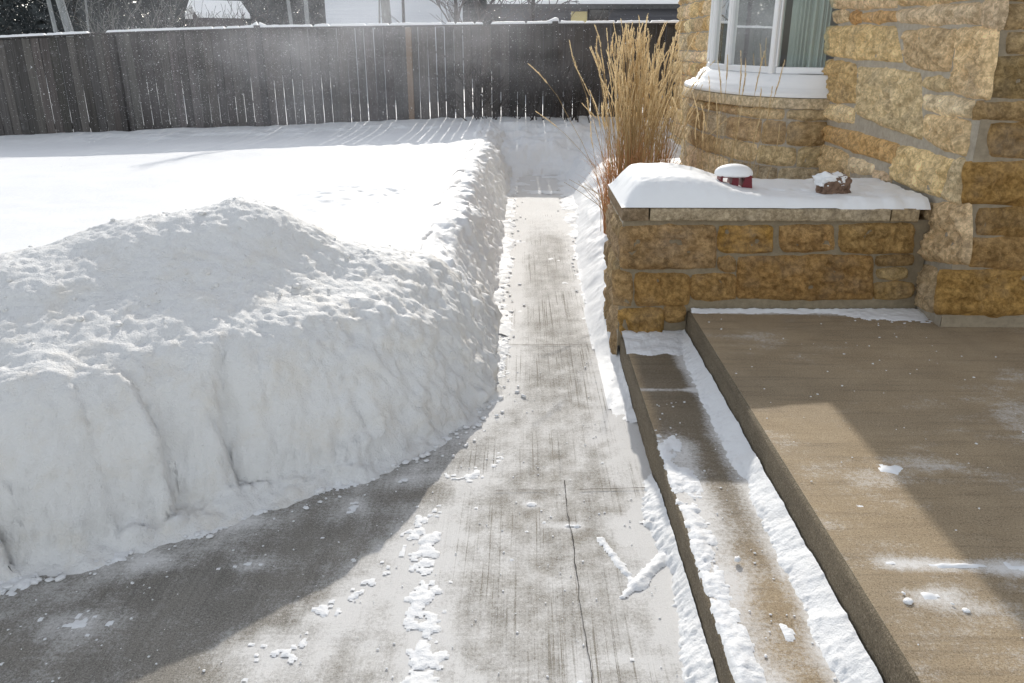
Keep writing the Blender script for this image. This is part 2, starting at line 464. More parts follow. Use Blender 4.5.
# right-hand bank and flower bed under the house wall
rx = .39 + .03 * sstep(4.4, 6.2, Y) + .12 * sstep(6.0, 8.8, Y) + .03 * n2(Y * 0, Y, 1, 1.6, 3, 9.)
er = np.clip((X - rx) / (.50 + .1 * n2(X * 0, Y, 1, .9, 2, 2.)), 0, 1)
topr = .34 + .06 * sstep(9, 12, Y) + .05 * n2(X, Y, 1.3, 1.3, 3, 4.) 
zr = topr * (1 - (1 - er) ** 1.5)
zr = np.where(Y < 4.3, zr * (.25 + .75 * sstep(3.9, 4.3, Y)) * sstep(3.15, 3.7, Y), zr)
# closed far end
ee = np.clip((Y - 10.5 + .7 * n2(X, Y, 1.3, 1.3, 3)) / 1.7, 0, 1)
zend = (lawn_top(X, Y) + .02) * sstep(-.25, 1, ee) ** 1.1 * (ee > 0) - .012 + .05 * n2(X, Y, 2.5, 3.5, 4, 2.) * sstep(8.2, 9.5, Y) + .010 * sstep(8.6, 9.6, Y)
z = np.maximum(np.maximum(np.where(sd > -.02, ztr, -.05), zr), zend)
z = np.maximum(z, -.05)
slope = np.clip(4 * e * (1 - e), 0, 1) * (sd > -.1)
sl_r = np.clip(3 * er * (1 - er), 0, 1)
rough = np.maximum(slope, np.maximum(.6 * sl_r, .35 * np.clip(4 * ee * (1 - ee) + .3 * (ee > 0), 0, 1) * (X > -.5)))
Nn = grid_normals(X, Y, z)
Q = xyz(X, Y, z)
d = rough * (.085 * fbm(Q * np.array([3.2, 3.6, 3.2]), 2) + .055 * fbm(Q * 9.5 + 3, 3) + .020 * fbm(Q * 28, 3)) + .006 * fbm(xyz(X * 3, Y * 3, z), 2)
# churned patch of old tracks on the lawn, and wind ripples
pk = np.exp(-(((X + 1.35) / .75) ** 2 + ((Y - 6.4) / .75) ** 2)) 
d += pk * .05 * np.minimum(n2(X, Y, 9, 7, 3, 6.), .15)
pk2 = np.exp(-(((X + 1.2) / 1.1) ** 2 + ((Y - 10.0) / .35) ** 2)); d += pk2 * .05 * n2(X, Y, 6, 6, 3, 7.)
z2 = z + Nn[..., 2] * d; X2 = X + Nn[..., 0] * d; Y2 = Y + Nn[..., 1] * d
keep = (z > .004)
tag(grid_mesh('snow_lawn', X2, Y2, z2, M['snow'], keep=keep), kind='structure')

# ------------------------------------------------------------------ cut bank along the left of the walk (may overhang, so it is a swept sheet)
us = np.arange(3.45, 12.3, .017); prof_ = np.array([(.03, -.03), (0, .0), (-.03, .10), (-.055, .30), (-.075, .55), (-.095, .75), (-.12, .89), (-.17, .985), (-.25, 1.02), (-.36, 1.025), (-.52, 1.01), (-.80, .93)])
tp_ = np.concatenate([[0], np.cumsum(np.hypot(np.diff(prof_[:, 0]), np.diff(prof_[:, 1]) * .5))]); tt = np.linspace(0, tp_[-1], 78)
px_ = np.interp(tt, tp_, prof_[:, 0]); pz_ = np.interp(tt, tp_, prof_[:, 1])
U, T = np.meshgrid(us, np.arange(len(tt))); PXb = px_[T]; PZb = pz_[T]
fx = np.interp(us, FOOT[7:, 1], FOOT[7:, 0])[None, :]
hgt = np.clip(PZb, 0, 1)
sc_ = .10 * n2(U, U * 0, 1.5, 1, 3, 2.) + .05 * n2(U, U * 0, 4.5, 1, 3, 7.)
lean = .05 + .13 * np.clip(.5 + 1.6 * n2(U, U * 0, .9, 1, 2, 4.), 0, 1)
Xb = fx + PXb - hgt ** 1.4 * lean + sc_ * (.35 + .65 * hgt)
ht = lawn_top(Xb, U) * (1.0 + .06 * np.maximum(n2(U, U * 0, 1.1, 1, 2, 5.), -.1) * sstep(.0, .9, hgt) * sstep(len(tt) - 1, 50, T)) + .012
ht = ht * (.35 + .65 * sstep(3.55, 4.35, U))
Zb = PZb * ht
Nb = -grid_normals(Xb, U, Zb)
if Nb[20, :, 0].mean() < 0: Nb = -Nb
Pb = xyz(Xb, U, Zb); am = sstep(0, .06, PZb) * (.06 + .94 * sstep(-.30, -.13, PXb))
db = am * (.065 * (np.abs(fbm(Pb * 3.6, 3)) * 1.6 - .25) + .045 * fbm(Pb * 8.5 + 2, 3) + .030 * (np.abs(fbm(Pb * 17 + 4, 3)) - .12) + .012 * fbm(Pb * 40, 2))
tag(grid_mesh('snow_bank', (Xb + Nb[..., 0] * db)[:, ::-1], (U + Nb[..., 1] * db)[:, ::-1], (Zb + Nb[..., 2] * db)[:, ::-1], M['crumb']), kind='structure')

# ------------------------------------------------------------------ the shovelled pile
CP = np.array([(-.5, 3.92, .70), (-.82, 3.72, .82), (-1.2, 3.6, 1.08), (-1.5, 3.45, 1.0), (-1.75, 3.3, .95), (-2.05, 3.02, .88), (-2.5, 2.7, .74), (-3.1, 2.3, .66),
               (-.24, 3.5, .42), (-.3, 3.62, .45), (-.6, 3.35, .56), (-.78, 3.2, .57), (-.95, 2.98, .585), (-1.28, 2.64, .56), (-1.62, 2.45, .59), (-2.0, 2.2, .55), (-2.6, 1.85, .58),
               (-1.05, 3.25, .80), (-1.4, 2.98, .77), (-1.75, 2.75, .74), (-.7, 3.5, .70), (-2.2, 2.5, .67), (-.33, 3.95, .56), (-.3, 4.35, .42),
               (-1.3, 3.95, .74), (-1.75, 3.7, .70), (-2.2, 3.4, .66), (-.9, 4.1, .58), (-2.8, 3.1, .55), (-1.2, 4.4, .46), (-2, 4.2, .42), (-.7, 4.6, .40), (-3, 3.9, .42), (-3.6, 1.4, .55),
               (-4.2, 2.8, .4), (-4.5, 1.0, .5), (-3.2, 5.2, .2), (-1.2, 5.2, .25), (-2.2, 5.2, .25), (-.4, 5.2, .25), (-5, 4, .12), (-4.6, 3.4, .2)])
def pile_top(X, Y):
    s = .20; W = 0; Z = 0
    for a, b, c in CP:
        w = np.exp(-((X - a) ** 2 + (Y - b) ** 2) / (2 * s * s)) + 1e-7; W = W + w; Z = Z + w * c
    return Z / W
xs = np.concatenate([np.linspace(-5, -2.55, 90), np.arange(-2.54, -.06, .0105)]); ys = np.concatenate([np.linspace(-.5, 1.5, 60), np.arange(1.52, 5.2, .0105)])
X, Y = np.meshgrid(xs, ys)
sd, arc = foot_sd(X, Y)
ar0 = arc - arc[np.argmin(np.abs(ys - 2.4)), np.argmin(np.abs(xs + 1.21))]
# shovel-cut scallops down the face: saw teeth along the arc
saw = lambda q: 1 - (lambda f: np.where(f < .10, sstep(0, .10, f), 1 - (f - .10) / .90))(q - np.floor(q))
warp = .18 * n2(arc, sd, 1.4, 2.0, 2, 1.)
gate = sstep(-.15, .25, n2(arc, arc * 0, 1.1, 1, 2, 9.))
cut = (.024 + .045 * gate) * (1 - saw((ar0 + 2.4 * warp) * 2.5 + .3)) ** 1.4 + .014 * (1 - saw((ar0 + warp) * 4.6 + .1)) ** 2
cut *= sstep(.9, .2, ar0)                                         # fades to the right where the face is broken
wobp = .05 * n2(arc, arc * 0, 1.6, 1, 3, 3.) - cut + .03
top = pile_top(X, Y)
top = top + .03 * fbm(xyz(X * 2.6, Y * 2.6, 0), 3) * sstep(.2, .5, sd)
w = .27 + .13 * sstep(.2, 1.0, ar0)
e = np.clip((sd + wobp) / w, 0, 1)
prof = 1 - (1 - e) ** 2.3
z = top * prof
# loose slump at the foot
sl = .17 + .10 * n2(arc, arc * 0, 2.6, 1, 3, 6.)
slump = sl * sstep(-.17, .13, sd + .05 * n2(X, Y, 4, 4, 3, 2.)) * (.75 + .5 * n2(X, Y, 6, 6, 3, 5.))
z = np.maximum(z, np.where(ar0 < 1.1, slump, slump * .55))
# end where the trench bank takes over
z = z * (1 - sstep(4.6, 5.2, Y)) * sstep(-5, -4.5, X) - .03
z = np.where(sd < -.2, -.05, z)
Nn = grid_normals(X, Y, z)
P3 = xyz(X, Y, z)
topm = sstep(.22, .5, sd) 
ridg = 1 - np.abs(fbm(P3 * 5.5, 3)) * 2.4
d = topm * (.036 * fbm(P3 * 2.3, 3) + .012 * np.maximum(ridg - .6, 0) + .007 * fbm(P3 * 13, 4) + .006 * (np.abs(fbm(P3 * 18, 4)) - .1) + .011 * fbm(P3 * 42, 3))
fm = 1 - topm
d += fm * (.040 * fbm(P3 * np.array([3.2, 3.2, 2.0]), 3) + .014 * fbm(P3 * np.array([10, 10, 2.6]), 4) + .014 * fbm(P3 * 14, 3) + (.008 + .022 * sstep(.3, 1., ar0)) * (np.abs(fbm(P3 * 9 + 7, 4)) - .12) + .012 * (np.abs(fbm(P3 * 24 + 2, 3)) - .1) + .008 * fbm(P3 * 26 + 5, 3) + .009 * fbm(P3 * 50, 2))
brk = fm * sstep(.5, 1.1, ar0); d += brk * (.05 * np.abs(fbm(P3 * np.array([8, 8, 6]), 4)) + .03 * fbm(P3 * 5, 2))
lowm = sstep(.28, .1, z); d += lowm * fm * (.06 * np.maximum(fbm(P3 * 10, 3), 0) + .012 * fbm(P3 * 45, 2))
d *= sstep(-.03, .05, z)
Xp, Yp, Zp = X + Nn[..., 0] * d, Y + Nn[..., 1] * d, z + Nn[..., 2] * d
pile = grid_mesh('snow_pile', Xp, Yp, Zp, M['pile'], keep=(z > -.02))
tag(pile, 'large heap of shovelled snow with a steep cut face on the left beside the walk', 'snow pile')
PILE = (xs, ys, Zp)

# clods broken loose on the heap itself
PILE_PTS = []
flat = np.argwhere((z > .06) & (X > -2.6) & (Y < 4.4))
for k in range(420):
    i, j = flat[rng.integers(len(flat))]
    onf = fm[i, j] > .4
    if onf and z[i, j] > .30 and rng.random() < .97: continue
    if rng.random() > .5 + .5 * n2(X[i, j], Y[i, j], 2.5, 2.5, 2) + .3: continue
    r_ = rng.uniform(.003, .008) * (1.9 if rng.random() < .1 else 1)
    PILE_PTS.append((Xp[i, j], Yp[i, j], Zp[i, j] - r_ * .25, r_))

# ================================================================== STEP AND PORCH
def slab_box(name, x0, x1, y0, y1, z0, z1, topmat, sidemat, filmf, parent, bev=.014, nx=40, ny=160):
    xs = np.linspace(x0 + bev, x1 - bev, nx); ys = np.linspace(y0 + bev, y1 - bev, ny)
    X, Y = np.meshgrid(xs, ys); zz = np.full_like(X, z1) + .0015 * n2(X, Y, 7, 7, 2)
    f = filmf(X, Y)
    tread = grid_mesh('tread' if 'step' in name else 'deck', X, Y, zz, topmat, parent, cols=f)
    # sides: fine vertical sheets with a worn rounded arris
    ring = []
    prof = [(bev, z1), (bev * .45, z1 - bev * .15), (bev * .12, z1 - bev * .5), (0, z1 - bev)] + [(0, z1 - bev - (z1 - bev - z0) * k / 6) for k in range(1, 7)]
    pts = []
    def edge(a, b, n):
        return [(a[0] + (b[0] - a[0]) * k / n, a[1] + (b[1] - a[1]) * k / n) for k in range(n)]
    rows = []
    for ins, zq in prof:
        c = [(x0 + ins, y0 + ins), (x1 - ins, y0 + ins), (x1 - ins, y1 - ins), (x0 + ins, y1 - ins)]
        r = edge(c[0], c[1], 30) + edge(c[1], c[2], 200) + edge(c[2], c[3], 30) + edge(c[3], c[0], 200)
        rows.append([(p[0], p[1], zq) for p in r])
    R = np.array(rows); m = R.shape[1]
    cx, cy = (x0 + x1) / 2, (y0 + y1) / 2
    amp = np.array([0, .4, 1, 1] + [1] * 6)[:, None]
    nz = .004 * fbm(R * 14, 3) + .0025 * fbm(R * 50, 2)
    isx = (np.abs(R[..., 0] - x0) < bev * 1.2) ; R[..., 0] = R[..., 0] + np.where(isx, nz * amp, 0)
    idx = np.arange(R.shape[0] * m).reshape(R.shape[0], m)
    nxt = np.roll(idx, -1, axis=1)
    f4 = np.stack([idx[:-1], idx[1:], nxt[1:], nxt[:-1]], -1).reshape(-1, 4)
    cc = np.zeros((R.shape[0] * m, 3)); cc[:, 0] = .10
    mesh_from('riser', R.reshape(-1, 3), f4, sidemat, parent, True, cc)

STEP_Z, SLAB_Z, SX0, SX1 = .15, .30, .515, .855
step = thing('concrete_step', 'long low concrete step with snow along both sides beside the walk', 'step', (0, 0, 0))
def step_film(X, Y):
    f = .19 + .16 * n2(X, Y, 3, 3, 3) + .34 * sstep(.16, .02, np.abs(X - SX0 - .05)) * sstep(3.1, 2.7, Y)
    f += .34 * sstep(.10, .0, SX1 - X - .06) + .1 * np.exp(-((X - .70) / .05) ** 2) * sstep(3.2, 2.4, Y) + .35 * sstep(3.72, 3.9, Y)
    f += .3 * np.exp(-((Y - 3.30) / .012) ** 2)
    f += .10 * n2(X, Y, 9, 6, 3, 5.) + .02
    dmp = .95 * sstep(1.8, 2.4, Y) * sstep(.52, .58, X)
    return np.stack([f, np.clip(dmp + .3 * n2(X, Y, 4, 4, 2), 0, .9), f * 0], -1)
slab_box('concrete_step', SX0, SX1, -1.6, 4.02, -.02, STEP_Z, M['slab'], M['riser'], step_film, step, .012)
porch = thing('porch_slab', 'wide brown concrete porch slab with a broomed top beside the stone wall', 'porch', (0, 0, 0))
def porch_film(X, Y):
    f = .21 + .20 * n2(X, Y, 2.2, 3.2, 5) + .05 * sstep(1.5, 1.15, X) * sstep(2.7, 2.3, Y)
    f += .10 * np.exp(-(((X - 1.06) / .12) ** 2 + ((Y - 2.30) / .12) ** 2)) + .22 * np.exp(-(((X - 1.95) / .3) ** 2 + ((Y - 2.6) / .25) ** 2)) + .12 * np.exp(-(((X - 1.35) / .25) ** 2 + ((Y - 2.35) / .08) ** 2))
    f += .28 * np.exp(-((Y - 1.815 + .035 * (X - 1)) / .03) ** 2) * sstep(.9, 1., X) + .22 * np.exp(-(((X - 1.03) / .09) ** 2 + ((Y - 1.68) / .05) ** 2))
    f += .3 * sstep(3.9, 3.97, Y) + .16 * n2(X, Y, 4, 14, 4, 5.) + .05
    dmp = .16 + .6 * n2(X, Y, 1.4, 2.2, 4)
    return np.stack([f, np.clip(dmp, 0, .8), f * 0], -1)
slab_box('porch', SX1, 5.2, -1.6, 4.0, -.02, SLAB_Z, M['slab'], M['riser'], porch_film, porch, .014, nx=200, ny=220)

# ------------------------------------------------------------------ loose snow lying on step, porch and walk
def patches(name, x0, x1, y0, y1, stepx, hfun, z0, mat, stepy=None):
    xs = np.arange(x0, x1 + 1e-6, stepx); ys = np.arange(y0, y1 + 1e-6, stepy or stepx)
    X, Y = np.meshgrid(xs, ys); h = hfun(X, Y)
    h = np.maximum(h, -.012)
    o = grid_mesh(name, X, Y, h + z0, mat, keep=h > -.001)
    return o

def step_snow(X, Y):
    fine = .004 * n2(X, Y, 60, 60, 3, 2.) + .006 * n2(X, Y, 17, 17, 4, 4.)
    # drift against the upper riser
    wd = .078 + .05 * n2(X * 0, Y, 1, 2.2, 4, 1.) - .02 * sstep(3, 3.9, Y)
    q = (SX1 - X) / wd
    drift = .066 * np.clip(1 - q, -.5, 1) * (.8 + .3 * n2(X * 0, Y, 1, 5, 2, 7.))
    drift = np.where(q < 1.7, drift, -.02) + np.where(q < 1.7, fine * np.where(q > .75, 2.6, 1.3), 0)
    # fluff left along the front of the tread
    fr = sstep(.13 + .05 * sstep(1.6, 2.4, Y), .03, X - SX0) * sstep(3.25, 2.6, Y) * sstep(-.002, .012, X - SX0)
    fl = -.014 + .020 * fr * (.92 + 1.4 * n2(X, Y, 7, 4, 4, 9.)) + fine * 1.8 * fr
    back = -.01 + .045 * sstep(3.68, 3.98, Y + .12 * n2(X, Y, 7, 7, 2)) + fine
    blob = -.012 + .013 * np.exp(-(((X - .70) / .035) ** 2 + ((Y - 1.72) / .05) ** 2)) + fine
    return np.maximum(np.maximum(drift, fl), np.maximum(back, blob))
tag(patches('step_snow', SX0 + .002, SX1 - .001, .9, 4.0, .0065, step_snow, STEP_Z + .003, M['crumb']), 'loose snow swept along the low concrete step', 'snow', kind='stuff')

def porch_snow(X, Y):
    fine = .007 * n2(X, Y, 46, 46, 4, 2.) + .006 * n2(X, Y, 14, 14, 3, 4.)
    bx = .045 + .05 * n2(X, X * 0, 6, 1, 4) + .12 * np.exp(-((X - 1.93) / .22) ** 2)
    back = .016 * np.clip(1 - (4.0 - Y) / bx, -.4, 1) + .9 * fine
    jy = 1.815 - .035 * (X - 1)
    jt = -.010 + .015 * np.exp(-((Y - jy - .006 * n2(X, Y * 0, 14, 1, 3)) / .012) ** 2) * (.7 + .8 * n2(X, Y * 0, 9, 1, 3)) * sstep(.93, .99, X) + fine
    b1 = -.016 + .017 * np.exp(-(((X - 1.02) / .05) ** 2 + ((Y - 1.68) / .03) ** 2)) + fine * 1.3
    b2 = -.016 + .018 * np.exp(-(((X - 1.20) / .06) ** 2 + ((Y - 2.33) / .05) ** 2)) + fine * 1.4
    return np.maximum(np.maximum(back, jt), np.maximum(b1, b2))
tag(patches('porch_snow', SX1 + .016, 2.6, 1.2, 3.995, .0085, porch_snow, SLAB_Z + .003, M['soft']), 'thin snow left on the porch slab by the broom', 'snow', kind='stuff')

def walk_snow(X, Y):
    fine = .009 * n2(X, Y, 44, 44, 4, 2.) + .008 * n2(X, Y, 15, 15, 4, 4.)
    med = n2(X, Y, 5, 3.2, 3, 6.)
    # against the step
    wd = .052 + .025 * sstep(2.0, 1.2, Y) + .07 * n2(X * 0, Y, 1, 2.6, 4, 3.); on = sstep(2.95, 2.55, Y) + sstep(3.2, 3.6, Y) * .8
    q = (SX0 - X) / wd
    rt = np.where(q < 1.7, (.050 * np.clip(1 - q, -.4, 1) + fine * np.where(q > .7, 2.2, 1.3)) * on - .02 * (1 - np.clip(on, 0, 1)), -.02)
    # long ragged trail in the lower middle
    c = -.27 - .12 * (Y - 1.7)
    rag = .012 * n2(X, Y, 17, 12, 4, 8.) + .0065 * n2(X, Y, 46, 40, 4, 5.)
    wdt = .085 + .05 * sstep(1.9, 1.3, Y)
    c = c + .05 * n2(X * 0, Y, 1, 2.1, 3, 6.)
    tr = -.0125 + .0125 * np.exp(-((X - c) / wdt) ** 2) * sstep(2.75, 2.3, Y) + rag
    # ragged crust on the sun side of the shadow line
    bd = (Y - 2.47) - 2.0 * (X + .34) + .22 * n2(X, Y, 2.6, 2.6, 3, 2.)
    cr = -.0155 + .0125 * np.exp(-(bd / .17) ** 2) * sstep(-1.3, -.9, X) * sstep(.0, -.1, X) + rag * 1.1
    # forked shovel ridge by the step
    def seg(ax, ay, bx, by, w, hgt):
        ab = np.array([bx - ax, by - ay]); t = np.clip(((X - ax) * ab[0] + (Y - ay) * ab[1]) / (ab @ ab), 0, 1)
        dd = np.hypot(X - ax - t * ab[0], Y - ay - t * ab[1]); return -.007 + hgt * np.exp(-(dd / w) ** 2) + .9 * fine
    fk = np.maximum(np.maximum(seg(.35, 2.13, .27, 2.36, .013, .0105), seg(.31, 2.05, .37, 2.13, .012, .010)), seg(.36, 2.11, .48, 2.27, .022, .016))
    bl = np.full_like(X, -.02)
    for bx, by, rx_, ry_, hh in ((.16, 1.66, .025, .06, .02), (.30, 1.78, .06, .03, .018), (.03, 2.58, .03, .025, .018), (.17, 2.44, .05, .014, .02), (.08, 2.47, .025, .02, .016),
                                 (.39, 2.42, .06, .09, .013), (-.55, 1.98, .05, .05, .02), (.2, 1.42, .05, .05, .02), (.35, 1.45, .06, .05, .018), (-.2, 1.50, .10, .08, .03), (-.75, 1.8, .1, .06, .016),
                                 (-.9, 2.2, .06, .04, .018), (-1.3, 1.9, .10, .06, .02), (-.62, 2.55, .05, .05, .018), (-1.1, 1.5, .09, .06, .016), (-.24, 2.78, .09, .05, .018), (-.1, 2.95, .05, .07, .014)):
        bl = np.maximum(bl, -.011 + (hh * .55) * np.exp(-(((X - bx) / rx_) ** 2 + ((Y - by) / ry_) ** 2)) + fine)
    # crumbs at the toe of the left bank
    s_, _a = foot_sd(X, Y)
    toe = -.014 + .035 * sstep(-.14, -.02, s_) * sstep(3.2, 3.6, Y) * (.5 + med) + fine * 1.2
    toel = -.016 + .034 * sstep(-.16, -.03, s_) * sstep(3.4, 3.0, Y) * (.55 + med) + fine * 1.1
    dust = -.05 + .022 * np.maximum(med, 0) + fine * 1.0
    return np.maximum.reduce([rt, tr, cr, fk, bl, toe, toel, dust])
tag(patches('walk_snow', -2.0, SX0 - .001, 1.15, 4.4, .0062, walk_snow, .004, M['crumb']), 'ragged trails of loose snow left on the concrete walk', 'snow', kind='stuff')
def walk_far(X, Y):
    fine = .010 * n2(X, Y, 26, 26, 3, 2.) + .012 * n2(X, Y, 10, 14, 3, 4.); med = n2(X, Y, 4, 3, 3, 6.)
    s_, _a = foot_sd(X, Y)
    toe = -.014 + .042 * sstep(-.15, -.01, s_) * (.5 + med) + fine * 1.2
    toe2 = -.014 + .05 * sstep(.33, .52, X) * (.5 + med) + fine * 1.2
    return np.maximum(np.maximum(toe, toe2), -.016 + .026 * np.maximum(med, 0) + fine)
tag(patches('walk_snow', -.35, .75, 4.4, 10.9, .013, walk_far, .004, M['crumb'], .017), 'crumbled snow lying along the far trench of the walk', 'snow', kind='stuff')

# crumbs and clods of snow: too many to count
ICO_V = []; ICO_F = []
def _ico():
    t = (1 + 5 ** .5) / 2
    v = [(-1, t, 0), (1, t, 0), (-1, -t, 0), (1, -t, 0), (0, -1, t), (0, 1, t), (0, -1, -t), (0, 1, -t), (t, 0, -1), (t, 0, 1), (-t, 0, -1), (-t, 0, 1)]
    v = [np.array(p) / np.linalg.norm(p) for p in v]
    f = [(0, 11, 5), (0, 5, 1), (0, 1, 7), (0, 7, 10), (0, 10, 11), (1, 5, 9), (5, 11, 4), (11, 10, 2), (10, 7, 6), (7, 1, 8), (3, 9, 4), (3, 4, 2), (3, 2, 6), (3, 6, 8), (3, 8, 9), (4, 9, 5), (2, 4, 11), (6, 2, 10), (8, 6, 7), (9, 8, 1)]
    cache = {}; nf = []
    def mid(a, b):
        k = (min(a, b), max(a, b))
        if k not in cache:
            m = v[a] + v[b]; v.append(m / np.linalg.norm(m)); cache[k] = len(v) - 1
        return cache[k]
    for a, b, c in f:
        x, y, zc = mid(a, b), mid(b, c), mid(c, a); nf += [(a, x, zc), (b, y, x), (c, zc, y), (x, y, zc)]
    return np.array(v), np.array(nf)
ICO_V, ICO_F = _ico()
def clods(name, pts, mat, label, flat=.5):
    V = []; Fc = []; o = 0
    for (x, y, zc, r) in pts:
        sc = np.array([r * random.uniform(.7, 1.4), r * random.uniform(.7, 1.4), r * flat * random.uniform(.7, 1.2)])
        nn = 1 + .45 * pnoise(ICO_V * 1.6 + np.array([x * 31, y * 27, r * 900]))
        a = random.uniform(0, 6.3); R = np.array([[math.cos(a), -math.sin(a), 0], [math.sin(a), math.cos(a), 0], [0, 0, 1]])
        V.append((ICO_V * nn[:, None] * sc) @ R.T + np.array([x, y, zc + sc[2] * .45])); Fc.append(ICO_F + o); o += len(ICO_V)
    return tag(mesh_from(name, np.concatenate(V), np.concatenate(Fc), mat, None, True), label, 'snow crumbs', kind='stuff')
clods('pile_crumbs', PILE_PTS, M['pile'], 'small broken lumps of snow lying on the shovelled heap', .75)
pts = []
for k in range(170):                                            # at the toe of the heap
    i = random.choices(range(1, 7), [1, 3, 4, 5, 5, 3])[0]; t_ = random.random()
    a, b = FOOT[i], FOOT[i + 1]; p = a + (b - a) * t_; nrm = np.array([(b - a)[1], -(b - a)[0]]); nrm /= np.linalg.norm(nrm)
    dd = abs(random.gauss(0, .07)) + .01; p = p + nrm * dd
    pts.append((p[0], p[1], .004, random.uniform(.003, .011) * (1.5 if dd < .1 and random.random() < .35 else 1)))
for k in range(230):                                            # along the trench
    y = random.uniform(3.4, 9.5); lft = random.random() < .6
    x = (-.17 + abs(random.gauss(0, .07))) if lft else (.50 - abs(random.gauss(0, .08)))
    pts.append((x, y, .004, random.uniform(.004, .014)))
for k in range(520):
    x = random.uniform(-1.6, .5); y = random.uniform(1.2, 4)
    pts.append((x, y, .002, random.uniform(.0015, .004)))
clods('snow_crumbs', pts, M['crumb'], 'small snow crumbs scattered over the concrete walk')
pts = [(random.uniform(.53, .84), random.uniform(1.3, 3.2), STEP_Z + .002, random.uniform(.0015, .0045)) for k in range(90)]
pts += [(random.uniform(.88, 2.2), random.uniform(1.2, 3.9), SLAB_Z + .003, random.uniform(.0015, .0045)) for k in range(110)]
p = on_z(737, 563, STEP_Z); pts.append((p[0], p[1], STEP_Z + .01, .014))
p = on_z(908, 602, SLAB_Z); pts.append((p[0], p[1], SLAB_Z, .011))
p = on_z(966, 611, SLAB_Z); pts.append((p[0], p[1], SLAB_Z, .007))
clods('step_crumbs', pts, M['crumb'], 'small snow crumbs on the step and porch slab')

